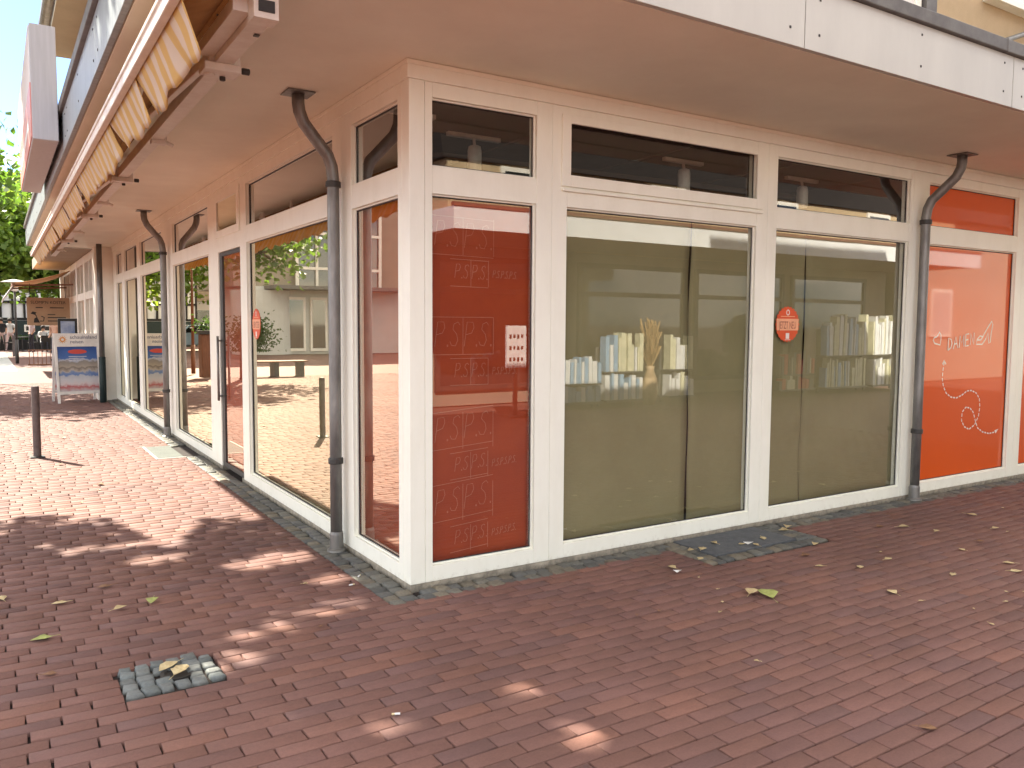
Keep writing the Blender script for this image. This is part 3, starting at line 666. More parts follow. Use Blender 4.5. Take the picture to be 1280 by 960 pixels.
# round stickers
def sticker(P, cu, cz, d, label, scal=.141):
    q = MB(); n = 96; pts = []
    for i in range(n):
        a = 2 * math.pi * i / n; r = scal + .006 * math.cos(a * 24); pts.append(P(cu + r * math.cos(a), d, cz + r * math.sin(a)))
    q.prism(pts, Vector(P(0, .0015, 0)))
    o = q.build('sticker', 'sticker_orange', recalc=True); tag(o, label, 'sticker', 'round stickers on the shop windows')
    q = MB(); q.add([P(cu - .130, d - .001, cz - .050), P(cu + .130, d - .001, cz - .050), P(cu + .134, d - .001, cz + .044), P(cu - .134, d - .001, cz + .044)], [(0, 1, 2, 3)]); q.build('band', 'peach', o)
    q = MB(); PT = lambda u, v: P(cu + u, d - .002, cz - .036 + v); text_into(q, 'JETZT NEU', .085, PT, align='CENTER', sx=.50); q.build('lettering', 'sticker_text', o)
    q = MB(); T = lambda u, v: P(cu + u, d - .002, cz + v)
    q.add([T(-.02, -.118), T(.022, -.118), T(.022, -.072), (T(-.02, -.072))], [(0, 1, 2, 3)]); q.build('emblem', 'white_film', o); q = MB()
    q.add([T(-.03, -.128), T(.035, -.128), T(.035, -.124), T(-.03, -.124)], [(0, 1, 2, 3)]); q.build('small_print', 'white_film', o); q = MB()
    q.add([T(-.085, .060), T(.085, .060), T(.085, .066), T(-.085, .066)], [(0, 1, 2, 3)]); q.build('small_print', 'peach', o); q = MB()
    ribbon(q, [(.018 * math.cos(i * .52), .095 + .02 * math.sin(i * .52)) for i in range(12)], .008, T, closed=True); q.build('emblem', 'white_film', o)
sticker(PX, 3.384, 1.612, .0395, 'round orange sticker reading JETZT NEU on the papered window near the downpipe')
sticker(PY, 3.48, 1.585, .0395, 'round orange sticker on the tall glass pane beside the door')

# ceiling spotlights in the dark room
def spot(x, y, label):
    t = thing('spotlight', label, 'spotlight', (x, y, 2.985), 'white ceiling spotlights in the dark shop')
    q = MB(); q.box((x - .22, y - .02, 2.955), (x + .22, y + .02, 2.984)); q.build('track', 'white_film', t)
    q = MB(); q.tube([(x, y, 2.955), (x, y - .01, 2.90)], .012, 8); q.lathe((x, y - .01, 2.70), [(.048, 0), (.052, .02), (.052, .17), (.045, .20), (.02, .21)], 16); q.build('lamp_housing', 'white_film', t)
spot(2.88, .75, 'white ceiling spotlight behind the wide top light above the brown paper'); spot(4.40, .75, 'white ceiling spotlight behind the top light nearest the downpipe')
spot(.25, .6, 'white ceiling spotlight at the left edge of the corner top light'); spot(.97, .95, 'white ceiling spotlight at the right edge of the corner top light')

# ------------------------------------------------------------------ awning
aw = thing('awning', 'old folding arm awning with torn yellow striped valance under the canopy', 'awning', (-1.2, 7, 2.9))
AY0, AY1 = -.85, 14.5
q = MB(); q.box((-1.425, AY0, 2.875), (-1.385, AY1, 2.945)); q.box((-1.435, AY0, 2.93), (-1.40, AY1, 2.952)); q.build('front_rail', 'awning_frame', aw, bevel=.005)
q = MB(); q.box((-1.075, -.70, 2.90), (-.99, AY1, 2.975)); q.box((-1.088, -.80, 2.885), (-.982, -.702, 2.985)); q.box((-1.07, -.805, 2.91), (-1.0, -.801, 2.96), 1); q.box((-1.15, -.70, 2.93), (-1.077, .0, 3.04)); q.box((-1.158, -.45, 2.985), (-1.151, -.43, 3.0), 1); q.box((-1.02, -.55, 2.893), (-.995, -.52, 2.899), 1); q.build('square_bar', ['awning_frame', 'dark_metal'], aw, bevel=.006)
q = MB(); q.tube([(-1.14, AY0, 3.04), (-1.14, AY1, 3.04)], .055, 14); q.build('fabric_roll', 'awning_orange', aw, smooth=True)
nv = 200; vs = []
for i in range(nv + 1):
    y = AY0 + (AY1 - AY0) * i / nv
    for t in (0, .33, .66, 1):
        sag = .03 * math.sin(t * math.pi) * (1 + .5 * math.sin(y * 2.1)); vs.append((-1.385 + .25 * t, y, 2.93 + .09 * t - sag - .02 * abs(math.sin(y * 1.3)) * math.sin(t * math.pi)))
q = MB(); q.add(vs, [(i * 4 + k, i * 4 + k + 1, i * 4 + 5 + k, i * 4 + 4 + k) for i in range(nv) for k in range(3)]); o = q.build('fabric', 'awning_orange', aw, smooth=True)
so = o.modifiers.new('thickness', 'SOLIDIFY'); so.thickness = .003
q = MB(); slits = [AY0, .42, 1.62, 4.3, 6.1, 8.2, 10.4, AY1]
for s0, s1 in zip(slits, slits[1:]):
    n = max(8, int((s1 - s0) / .05)); vs = []
    for i in range(n + 1):
        f = i / n; y = s0 + (s1 - s0) * f
        for k, t in enumerate((0, .3, .6, .85, 1)):
            dep = .215 + .018 * math.sin(y * 2 * math.pi / .42) * (t > .6) - .03 * (f > .85) + .015 * math.sin(y * 3.3)
            yy = y + (.022 * t if f == 0 else 0) - (.012 * t if f == 1 else 0)
            xx = -1.392 + .010 * t * math.sin(y * 9.5) + .005 * math.sin(y * 23) * t + .05 * t * max(0, f - .93) * 10 + .092 * t
            vs.append((xx, yy, 2.90 - dep * t))
    q.add(vs, [(i * 5 + k, i * 5 + 5 + k, i * 5 + 6 + k, i * 5 + k + 1) for i in range(n) for k in range(4)])
o = q.build('valance', 'awning_stripe', aw, smooth=True); so = o.modifiers.new('thickness', 'SOLIDIFY'); so.thickness = .002
def arm(y, L=1.75, s=1):
    q = MB(); z = 2.93
    q.bar((-1.09, y, z), (-1.21, y + s * L, z - .02), .035, .05); q.build('arm', 'awning_frame', aw, bevel=.006)
    q = MB(); q.bar((-1.24, y + s * L, z - .03), (-1.36, y + s * .15, z - .03), .03, .045); q.build('forearm', 'awning_frame', aw, bevel=.006)
    q = MB(); q.box((-1.13, y - .09, 2.86), (-.95, y + .05, 2.90)); q.box((-1.10, y - .06, 2.90), (-1.065, y + .06, 3.05)); q.box((-.985, y - .07, 2.88), (-.95, y + .07, 3.08))
    q.tube([(-1.09, y, 2.85), (-1.09, y, 2.98)], .03, 10); q.tube([(-.94, y - .05, 2.885), (-.90, y - .05, 2.885)], .018, 8, 1); q.tube([(-1.02, y + .02, 2.84), (-1.02, y + .02, 2.87)], .016, 8, 1)
    q.build('arm_bracket', ['awning_frame', 'dark_metal'], aw, bevel=.005)
for y in (.05, 3.9, 6.9, 10.6): arm(y)
for y in (2.0, 5.6, 9.0, 12.6):
    q = MB(); q.box((-1.07, y, 2.87), (-.97, y + .06, 2.90)); q.box((-.985, y, 2.90), (-.965, y + .06, 3.09)); q.tube([(-.965, y + .03, 2.89), (-.92, y + .03, 2.87)], .014, 8); q.build('wall_bracket', 'awning_frame', aw, bevel=.003)

# lightbox sign
sg = thing('shop_sign', 'red and white lightbox sign mounted on the canopy edge', 'shop sign', (-1.63, 5.7, 3.18))
q = MB(); q.box((-1.725, 3.95, 3.18), (-1.525, 7.4, 4.16)); q.build('casing', 'sign_grey', sg, bevel=.006)
q = MB(); q.box((-1.735, 3.965, 3.2), (-1.726, 7.385, 3.66), 0); q.box((-1.735, 3.965, 3.662), (-1.726, 7.385, 4.14), 1); q.box((-1.737, 4.4, 3.35), (-1.7352, 6.9, 3.44), 1); q.build('face', ['sign_red_pale', 'house_white'], sg)
for y in (4.3, 5.4, 6.6):
    q = MB(); q.box((-1.524, y, 3.25), (-1.492, y + .25, 3.4)); q.build('bracket', 'dark_metal', sg)

# ------------------------------------------------------------------ bollards, A-board
def bollard(x, y, label, h=.84, r=.042):
    t = thing('bollard', label, 'bollard', (x, y, 0), 'dark steel bollards along the street')
    q = MB(); q.lathe((x, y, 0), [(r, .0), (r, h - .02), (r * .93, h), (0.001, h + .004)], 20); q.build('post', 'rust_bollard', t, smooth=False)
    q = MB(); q.box((x - .075, y - .075, 0), (x + .075, y + .075, .014)); q.build('base_plate', 'dark_metal', t, bevel=.003)
    return t
bollard(-1.69, 6.64, 'tall dark steel bollard standing alone on the sunlit paving with its shadow')
bollard(-1.40, 38.5, 'far dark bollard standing in front of the cafe tables', .95, .07)

def aboard():
    t = thing('pavement_sign', 'white A-board with a blue holiday poster beside the end pier', 'A-board', (-.72, 14.0, 0)); t.rotation_euler = (0, 0, R_(7))
    W, H = .80, 1.36
    def flat(nm, q, par):
        me = bpy.data.meshes.new(nm); me.from_pydata(q.v, [], q.f)
        for nme in ('red_sign', 'white_film', 'book_navy', 'sun_orange'): me.materials.append(M[nme])
        me.polygons.foreach_set('material_index', q.m); lo = bpy.data.objects.new(nm, me); COL.objects.link(lo); lo.parent = par
    def leaf(sgn, name):
        L = lambda u, v, d=0: (u, sgn * (-.28 + v * .18) + sgn * d * -1, v)
        q = MB()
        def bx(u0, u1, v0, v1, th=.025):
            P8 = [L(u, v, d) for d in (0, th) for (u, v) in ((u0, v0), (u1, v0), (u1, v1), (u0, v1))]
            q.add(P8, [(0, 3, 2, 1), (4, 5, 6, 7), (0, 1, 5, 4), (1, 2, 6, 5), (2, 3, 7, 6), (3, 0, 4, 7)], 0)
        bx(-W / 2, -W / 2 + .045, 0, H); bx(W / 2 - .045, W / 2, 0, H); bx(-W / 2 + .045, W / 2 - .045, .17, .22); bx(-W / 2 + .045, W / 2 - .045, 1.10, 1.13); bx(-W / 2 + .045, W / 2 - .045, 1.13, H)
        me = bpy.data.meshes.new(name); me.from_pydata(q.v, [], q.f); me.materials.append(M['white_film'])
        bm = bmesh.new(); bm.from_mesh(me); bmesh.ops.recalc_face_normals(bm, faces=bm.faces); bm.to_mesh(me); bm.free()
        o = bpy.data.objects.new(name, me); COL.objects.link(o); o.parent = t
        me = bpy.data.meshes.new('poster'); p = [L(-W / 2 + .05, .225, .008), L(W / 2 - .05, .225, .008), L(W / 2 - .05, 1.095, .008), L(-W / 2 + .05, 1.095, .008)]
        p2 = [L(-W / 2 + .05, .225, .002), L(W / 2 - .05, .225, .002), L(W / 2 - .05, 1.095, .002), L(-W / 2 + .05, 1.095, .002)]
        me.from_pydata(p + p2, [], [(0, 1, 2, 3), (7, 6, 5, 4)]); uv = me.uv_layers.new()
        for k, c in enumerate([(0, 0), (1, 0), (1, 1), (0, 1), (0, 1), (1, 1), (1, 0), (0, 0)]): uv.data[k].uv = c
        me.materials.append(M['poster']); po = bpy.data.objects.new('poster', me); COL.objects.link(po); po.parent = o
        if sgn > 0:
            q = MB(); n = 24
            ov = [(.17 * math.cos(2 * math.pi * i / n) + .0, 1.0 + .045 * math.sin(2 * math.pi * i / n)) for i in range(n)]
            q.add([L(u, v, .012) for u, v in ov], [tuple(range(n))], 0)
            flat('oval_badge', q, o); q = MB()
            for i in range(3): q.add([L(-.16, .90 - i * .035, .012), L(.16 - .05 * i, .90 - i * .035, .012), L(.16 - .05 * i, .91 - i * .035, .012), L(-.16, .91 - i * .035, .012)], [(0, 1, 2, 3)], 1)
            flat('poster_text', q, o); q = MB()
            text_into(q, 'schauinsland', .098, lambda u, v: L(u - .12, v + 1.255, .028), 2); text_into(q, 'reisen', .098, lambda u, v: L(u - .12, v + 1.165, .028), 2)
            flat('lettering', q, o); q = MB()
            for i in range(12):
                a = i * math.pi / 6; c, s = math.cos(a), math.sin(a); r0, r1, w = .025, .085, .012
                q.add([L(-.25 + c * r0 - s * w, 1.24 + s * r0 + c * w, .028), L(-.25 + c * r0 + s * w, 1.24 + s * r0 - c * w, .028), L(-.25 + c * r1, 1.24 + s * r1, .028)], [(0, 1, 2)], 3)
            flat('sun_emblem', q, o)
    M['book_navy'] = surf('book_navy', (.05, .06, .12), None, .5); M['sun_orange'] = surf('sun_orange', (.75, .30, .04), None, .5)
    leaf(1, 'front_panel'); leaf(-1, 'rear_panel')
aboard()

# ------------------------------------------------------------------ litter
LV = [(1.65, -.5), (2.05, -.27), (2.15, -.28), (2.49, -.34), (2.56, -.41), (3.2, -.17), (3.07, -.24), (1.76, -1.19), (1.72, -1.11), (2.65, -.77), (2.52, -.98), (1.96, -.45), (2.44, -1.55), (3.75, -1.25), (4.09, -1.2), (4.0, -.65), (4.1, -.86), (3.84, -.55), (3.69, -1.6), (1.03, -2.61), (-1.35, .57), (-1.91, .26), (-1.43, -.43), (-1.9, -.23), (-1.55, 1.0), (-1.8, .81), (-1.52, .54), (-2.08, 1.06), (3.07, -1.12), (3.1, -1.55), (2.74, -1.13), (3.54, -1.72), (-1.24, 4.42), (-1.32, 8.25), (-1.39, -.50), (2.75, -.31), (2.33, -.22), (4.6, -1.05), (4.9, -.7), (5.3, -1.3), (2.95, -.62), (-1.5, 5.9), (-1.9, 7.2)]
words_near = ['on the grey inspection slab', 'on the shaded red bricks', 'on the dappled bricks near the drain', 'on the sunlit bricks']
def leaf(x, y, sz, mat, label, rot, zz=.008):
    rg = random.Random(int(x * 1000 + y * 77)); n = 7; vs = []; prof = [0, .22, .42, .5, .40, .22, 0]; c = rg.uniform(.1, .5); tw = rg.uniform(-.4, .4)
    for i in range(n):
        t = i / (n - 1) - .5; w = prof[i] * rg.uniform(.75, 1.15) * .75
        for k in (-1, 0, 1):
            vs.append((t * sz, k * w * sz * .9, sz * (abs(k) * c * w * 1.2 + .25 * c * (t * t) * 2 + tw * t * k * w)))
    cs, sn = math.cos(rot), math.sin(rot); mz = min(v[2] for v in vs)
    q = MB(); q.add([(v[0] * cs - v[1] * sn + x, v[0] * sn + v[1] * cs + y, v[2] - mz + zz) for v in vs], [(i * 3 + k, i * 3 + k + 1, i * 3 + 4 + k, i * 3 + 3 + k) for i in range(n - 1) for k in range(2)])
    q.tube([(x - cs * sz * .5, y - sn * sz * .5, zz + .004), (x - cs * sz * .85, y - sn * sz * .85, zz + .003)], .0012, 5)
    o = q.build('fallen_leaf', mat, smooth=True); so = o.modifiers.new('thickness', 'SOLIDIFY'); so.thickness = .0012
    return tag(o, label, 'leaf', 'dry leaves scattered on the paving')
big = {7: (.17, 'litter_green', 'large yellow green leaf lying in the middle of the shaded brick paving'), 8: (.12, 'litter_tan', 'crumpled tan leaf lying beside the large yellow green leaf'),
       20: (.11, 'litter_green', 'green leaf lying on dappled bricks behind the cobbled drain'), 21: (.10, 'litter_green', 'pale green leaf lying near the left edge of the paving'),
       22: (.12, 'litter_tan', 'curled pale leaf lying over the drain hole'), 34: (.12, 'litter_tan', 'second curled leaf lying over the drain hole'),
       32: (.09, 'litter_brown', 'dark brown leaf lying on sunlit bricks in front of the door'), 19: (.07, 'litter_brown', 'withered brown leaf alone in the near right foreground')}
for i, (x, y) in enumerate(LV):
    onslab = 1.95 < x < 3.2 and -.56 < y
    if i in big: sz, mt, lb = big[i]
    else:
        sz = random.uniform(.05, .095); mt = random.choice(['litter_tan', 'litter_tan', 'litter_brown'])
        where = 'on the grey slab under the wide window' if onslab else ('on the dappled paving left of the corner' if x < 0 and y < 3 else ('on the sunlit paving far from the corner' if x < 0 else 'on the shaded bricks along the right front'))
        lb = ('small dry tan leaf ' if mt == 'litter_tan' else 'small dry brown leaf ') + where
    leaf(x, y, sz, mt, lb, random.uniform(0, 6.28), .012 if onslab else .008)
rb = random.Random(99)
for i in range(34):
    if i < 24: x, y, lb = rb.uniform(.6, 5.5), rb.uniform(-2.3, -.6), 'tiny pale leaf fragment on the shaded bricks along the right front'
    else: x, y, lb = rb.uniform(-1.9, -.4), rb.uniform(-1.5, 6), 'tiny pale leaf fragment on the paving along the left front'
    leaf(x, y, rb.uniform(.018, .036), rb.choice(['litter_tan', 'litter_tan', 'litter_brown']), lb, rb.uniform(0, 6.28))
for (x, y, l) in ((-.18, .38, 'lying on the bricks beside the corner cobbles'), (-.29, .25, 'lying a hand away from the corner cobbles'), (-.71, -1.41, 'lying alone on the near shaded bricks')):
    q = MB(); a = random.uniform(0, 3); q.tube([(x, y, .012), (x + .022 * math.cos(a), y + .022 * math.sin(a), .012)], .0045, 8, 0); q.tube([(x + .022 * math.cos(a), y + .022 * math.sin(a), .012), (x + .034 * math.cos(a), y + .034 * math.sin(a), .012)], .0046, 8, 1)
    tag(q.build('cigarette_end', ['paper_scrap', 'litter_tan']), 'white cigarette end ' + l, 'cigarette end', 'cigarette ends on the paving')
for (x, y, w, l) in ((2.52, -.37, .07, 'white paper scrap lying among leaves on the grey slab'), (1.60, -.60, .05, 'small white paper scrap lying on bricks in front of the big window')):
    q = MB(); q.add([(x, y, .012), (x + w, y + .01, .02), (x + w * .9, y + w * .6, .012), (x - .01, y + w * .55, .024)], [(0, 1, 2, 3)]); o = q.build('paper_scrap', 'paper_scrap'); so = o.modifiers.new('thickness', 'SOLIDIFY'); so.thickness = .001
    tag(o, l, 'paper scrap', 'paper scraps on the paving')

# ------------------------------------------------------------------ trees
def tree(loc, H, cc, rad, nleaf, lsize, label, leafm='leaf_green', nclump=60, seed=1, group='trees on the square', name='broadleaf_tree', trunk_r=.16, spread=.42, cull=None):
    rg = np.random.default_rng(seed); rr = random.Random(seed)
    t = thing(name, label, 'tree', loc, group); loc = Vector(loc); cc = Vector(cc)
    cl = []
    while len(cl) < nclump:
        p = rg.uniform(-1, 1, 3); d = np.linalg.norm(p)
        if d < 1 and d > .35: cl.append(np.array(cc) + p * np.array(rad))
    q = MB(); top = Vector((cc.x, cc.y, cc.z - rad[2] * .45))
    q.tube([loc, loc + (top - loc) * .4 + Vector((.05, .03, 0)), top], [trunk_r * 1.25, trunk_r * .9, trunk_r * .6], 10)
    for c in cl[::2]:
        c = Vector(c); st = loc + (top - loc) * rr.uniform(.75, 1.0); mid = (st + c) / 2 + Vector((rr.uniform(-.2, .2), rr.uniform(-.2, .2), rr.uniform(0, .3)))
        q.tube([st, mid, c], [trunk_r * .4, trunk_r * .22, trunk_r * .07], 6)
    q.build('trunk', 'bark', t, smooth=True)
    cl = np.array(cl); idx = rg.integers(0, len(cl), nleaf); csz = rg.uniform(.6, 1.3, len(cl)) * spread
    P = cl[idx] + np.clip(rg.normal(0, 1, (nleaf, 3)), -2, 2) * csz[idx][:, None] * np.array([1, 1, .7])
    if cull: P = P[cull(P)]; nleaf = len(P)
    a = rg.normal(0, 1, (nleaf, 3)); a /= np.linalg.norm(a, axis=1, keepdims=True)
    nrm = rg.normal(0, 1, (nleaf, 3)) * .7 + np.array([0, 0, 1.0]); b2 = np.cross(a, nrm); b2 /= np.linalg.norm(b2, axis=1, keepdims=True)
    s = (lsize * rg.uniform(.65, 1.3, nleaf))[:, None]; nn = np.cross(a, b2)
    V = np.stack([P - a * s * .5, P - a * s * .05 + b2 * s * .42 + nn * s * .10, P + a * s * .55, P - a * s * .05 - b2 * s * .42 + nn * s * .10], 1).reshape(-1, 3) - np.array(loc)
    me = bpy.data.meshes.new('crown'); n = nleaf; me.vertices.add(n * 4); me.vertices.foreach_set('co', V.reshape(-1)); me.loops.add(n * 4); me.polygons.add(n)
    me.loops.foreach_set('vertex_index', np.arange(n * 4, dtype=np.int32)); me.polygons.foreach_set('loop_start', np.arange(n, dtype=np.int32) * 4)
    me.materials.append(M[leafm]); me.update(calc_edges=True); o = bpy.data.objects.new('crown', me); COL.objects.link(o); o.parent = t
    return t
DAPPLE_SPOTS = [(-.20, -1.50, .09, .05), (-.17, -1.94, .10, .10), (-.78, -1.50, .11, .06), (-.60, -.05, .32, .13), (-1.0, -.20, .20, .10), (-1.15, -.52, .22, .11), (-.50, 1.06, .36, .16), (-1.2, 1.50, .24, .12), (-1.45, 1.98, .32, .10), (-.35, .45, .16, .1)]  # ground spots left sunlit by removing leaves from the out-of-view crown
def shape_dapples(P):
    gx = P[:, 0] + .46 * P[:, 2]; gy = P[:, 1] - 1.04 * P[:, 2]
    lim = np.interp(gx, [-4, -2.1, -1.75, -1.4, -1.2, -1.1, -.95, -.85, -.7, -.4, .2], [3.0, 3.25, 3.35, 3.05, 2.3, 1.75, 1.75, 2.1, 2.45, 2.4, 2.2])  # crown trimmed so its shadow edge follows this ground outline
    ok = gy < lim
    for (cx, cy, rx, ry) in DAPPLE_SPOTS: ok &= ((gx - cx) / (rx + .02)) ** 2 + ((gy - cy) / (ry + .035)) ** 2 > 1
    return ok
tree((-4.3, 6.0, 0), 8, (-4.30, 6.45, 6.4), (2.5, 2.3, 2.1), 15500, .17, 'leafy street tree on the square casting dappled shade on the near paving', seed=11, nclump=80, spread=.45, cull=shape_dapples)
tree((-3.85, 19.0, 0), 7, (-3.95, 19.1, 4.9), (2.2, 1.7, 1.9), 5200, .19, 'smaller street tree on the square beyond the bollard', seed=5, nclump=46)
gb = 'trees behind the cafe'
tree((-3.5, 40, 0), 11, (-3.3, 40, 5.4), (4.2, 3.0, 2.9), 9000, .30, 'bright green tree at the left edge behind the cafe awning', 'leaf_light', seed=21, nclump=90, group=gb, spread=.7, trunk_r=.22)
tree((1.5, 41, 0), 12, (1.2, 41, 5.4), (3.6, 2.6, 2.7), 9000, .30, 'darker green tree rising right above the cafe awning', 'leaf_green', seed=22, nclump=90, group=gb, spread=.7, trunk_r=.22)
tree((-2.6, 58, 0), 14, (-1.0, 58, 7.2), (5.5, 3, 3.4), 8000, .45, 'tall dark green tree behind the half timbered house', 'leaf_green', seed=23, nclump=90, group=gb, spread=.9, trunk_r=.3)

# ------------------------------------------------------------------ neighbour building, cafe
nb = thing('neighbour_building', 'next shop building with cream framed windows beyond the end pier', 'shop building', (0, 22, 0))
q = MB(); q.box((.25, 15.2, 0), (9, 29, 3.4)); q.build('wall', 'room_dark', nb)
q = MB(); q.box((-.9, 15.5, 3.42), (9, 29.2, 3.75)); q.build('canopy', 'taupe_render', nb)
q = MB(); q.box((.1, 17, 3.76), (9, 29, 7.4)); q.build('upper_wall', 'grey_render', nb)
q = MB(); q.add([(-.4, 16.5, 7.402), (9.4, 16.5, 7.402), (9.4, 29.4, 7.402), (-.4, 29.4, 7.402), (4.5, 16.5, 10), (4.5, 29.4, 10)], [(3, 2, 1, 0), (0, 1, 4), (2, 3, 5), (0, 4, 5, 3), (1, 2, 5, 4)]); q.build('roof', 'roof_tile', nb)
q = MB(); q.box((-.08, 28.6, 0), (.24, 29.0, 3.41)); q.build('corner_pier', 'white_paint', nb)
for k in range(5):
    y0 = 16.2 + k * 2.5; q = MB(); e = .002
    q.box((.05, y0 + e, .03), (.20, y0 + .22, 3.4)); q.box((.05, y0 + 2.28, .03), (.20, y0 + 2.5 - e, 3.4)); q.box((.06, y0 + .22, .03), (.20, y0 + 2.28, .25)); q.box((.06, y0 + .22, 2.2), (.20, y0 + 2.28, 2.4)); q.box((.06, y0 + .22, 3.2), (.20, y0 + 2.28, 3.4)); q.box((.06, y0 + 1.2, .25), (.20, y0 + 1.3, 2.2)); q.box((.06, y0 + 1.2, 2.4), (.20, y0 + 1.3, 3.2))
    o = q.build('shop_window', 'white_paint', nb); q = MB(); q.box((.13, y0 + .22, .25), (.136, y0 + 2.28, 2.2)); q.build('pane', 'glass', o); q = MB(); q.box((.13, y0 + .22, 2.4), (.136, y0 + 2.28, 3.2)); q.build('transom_pane', 'glass', o)
    if k in (0, 2): q = MB(); q.box((.11, y0 + .5, 1.75), (.126, y0 + 1.05, 2.15)); q.build('window_poster', 'peach', o)
ca = thing('awning', 'faded orange cafe awning with a pale front flap on the next building', 'awning', (-.8, 26.5, 2.8))
q = MB(); vs = []
for i in range(9):
    y = 24.5 + i * .5
    for t in range(5): f = t / 4; vs.append((-.05 - 1.5 * f, y, 3.15 - .42 * f - .05 * math.sin(f * math.pi)))
q.add(vs, [(i * 5 + k, i * 5 + k + 1, i * 5 + 6 + k, i * 5 + 5 + k) for i in range(8) for k in range(4)]); o = q.build('fabric', 'cafe_awning', ca, smooth=True); so = o.modifiers.new('thickness', 'SOLIDIFY'); so.thickness = .02
q = MB(); q.box((-1.6, 24.45, 2.66), (-1.54, 28.55, 2.74)); q.build('front_rail', 'wood', ca)
q = MB(); vs = []
for i in range(17):
    y = 24.5 + i * .25; vs += [(-1.57, y, 2.68), (-1.75 - .02 * math.sin(i * 2), y, 2.40), (-1.86, y, 2.22 + .03 * math.sin(i * 1.7))]
q.add(vs, [(i * 3 + k, i * 3 + k + 1, i * 3 + 4 + k, i * 3 + 3 + k) for i in range(16) for k in range(2)]); o = q.build('valance', 'white_cloth', ca, smooth=True); so = o.modifiers.new('thickness', 'SOLIDIFY'); so.thickness = .01
for y in (24.8, 27.6):
    q = MB(); q.bar((.03, y, 2.75), (-.8, y + .3, 2.72), .05); q.bar((-.8, y + .3, 2.72), (-1.55, y, 2.68), .05); q.build('arm', 'wood', ca)
cs = thing('cafe_sign', 'brown board with dark lettering and a small drawing hanging under the cafe awning', 'cafe sign', (-.55, 26.2, 1.5))
q = MB(); q.box((-1.2, 26.2, 1.46), (.02, 26.25, 2.36)); q.build('board', 'cafe_sign', cs, bevel=.01)
q = MB(); T = lambda u, v: (u, 26.195, v)
text_into(q, 'SLOMP\'N KÖSTER', .135, lambda u, v: T(u - .59, v + 2.16), align='CENTER', sx=.93)
for (u0, u1, z, h) in ((-.95, -.75, 2.02, .03), (-.55, -.15, 2.02, .03), (-.62, -.4, 1.80, .025), (-.62, -.1, 1.70, .03), (-.62, -.05, 1.59, .03)): q.add([T(u0, z), T(u1, z), T(u1, z + h), T(u0, z + h)], [(0, 1, 2, 3)])
q.add([T(-1.02, 1.55), T(-.84, 1.55), T(-.90, 1.68), T(-.92, 1.74), T(-1.0, 1.68)], [(0, 1, 2, 3, 4)]); q.add([T(-1.10, 1.84), T(-.98, 1.80), T(-.93, 1.88), T(-1.04, 1.91)], [(0, 1, 2, 3)])
ribbon(q, [(-.93, 1.74), (-.96, 1.80), (-1.0, 1.84)], .03, T); ribbon(q, [(-.84, 1.60), (-.74, 1.60), (-.72, 1.72), (-.80, 1.76)], .03, T); q.build('lettering', 'black', cs)
q = MB(); q.tube([(-1.1, 26.22, 2.36), (-1.1, 26.22, 2.8)], .012, 6); q.tube([(-.1, 26.22, 2.36), (-.1, 26.22, 3.05)], .012, 6); q.build('hanger', 'dark_metal', cs)
mc = thing('menu_case', 'black framed poster case on a post beside the next shop window', 'poster case', (-.25, 22.5, 0))
q = MB(); q.box((-.55, 22.47, .95), (-.05, 22.53, 1.68)); q.build('frame', 'black', mc, bevel=.01); q = MB(); q.box((-.48, 22.46, 1.03), (-.12, 22.469, 1.60)); q.build('poster', 'blue_poster', mc); q = MB(); q.box((-.34, 22.475, 0), (-.26, 22.525, .949)); q.build('post', 'black', mc)
rl = thing('railing', 'low rusty barrier of thin upright bars by the cafe', 'railing', (-.6, 28.9, 0))
q = MB(); q.bar((-1.15, 28.9, .58), (-.05, 28.9, .58), .03); q.bar((-1.15, 28.9, .06), (-.05, 28.9, .06), .05); q.build('rail', 'wood', rl)
for k in range(9): q = MB(); q.bar((-1.1 + k * .13, 28.9, .075), (-1.1 + k * .13, 28.9, .565), .022); q.build('bar', 'wood', rl)
# half timbered house
hh = thing('half_timbered_house', 'half timbered house with white panels over a dark green base behind the cafe', 'house', (-2, 52, 0))
q = MB(); q.box((-9, 52, 0), (6, 60, 1.62), 0); q.box((-9, 52.05, 1.62), (6, 60, 4.8), 1); q.build('wall', ['dark_green', 'house_white'], hh)
q = MB(); q.add([(-9.4, 51.4, 4.7), (6.4, 51.4, 4.7), (6.4, 60.6, 4.7), (-9.4, 60.6, 4.7), (-9.4, 56, 9), (6.4, 56, 9)], [(3, 2, 1, 0), (0, 1, 5, 4), (2, 3, 4, 5), (0, 4, 3), (1, 2, 5)]); q.build('roof', 'roof_tile', hh)
q = MB()
for z in (1.72, 2.72, 3.7, 4.6): q.box((-9, 51.97, z - .07), (6, 52.049, z + .07))
for k in range(26): q.box((-9 + k * .6 - .06, 51.98, 1.79), (-9 + k * .6 + .06, 52.049, 4.53))
q.build('timber_frame', 'black_timber', hh)
for k, x in enumerate((-3.3, -1.55, -.65, .3, 1.6)):
    q = MB(); q.box((x, 51.94, .95), (x + .55, 51.999, 1.38)); o = q.build('window', 'white_paint', hh); q = MB(); q.box((x + .1, 51.93, 1.04), (x + .45, 51.939, 1.29)); q.build('pane', 'glass_dark', o)
q = MB(); q.box((.9, 51.93, .15), (2.3, 51.999, 1.5)); q.build('shop_front', 'house_white', hh)
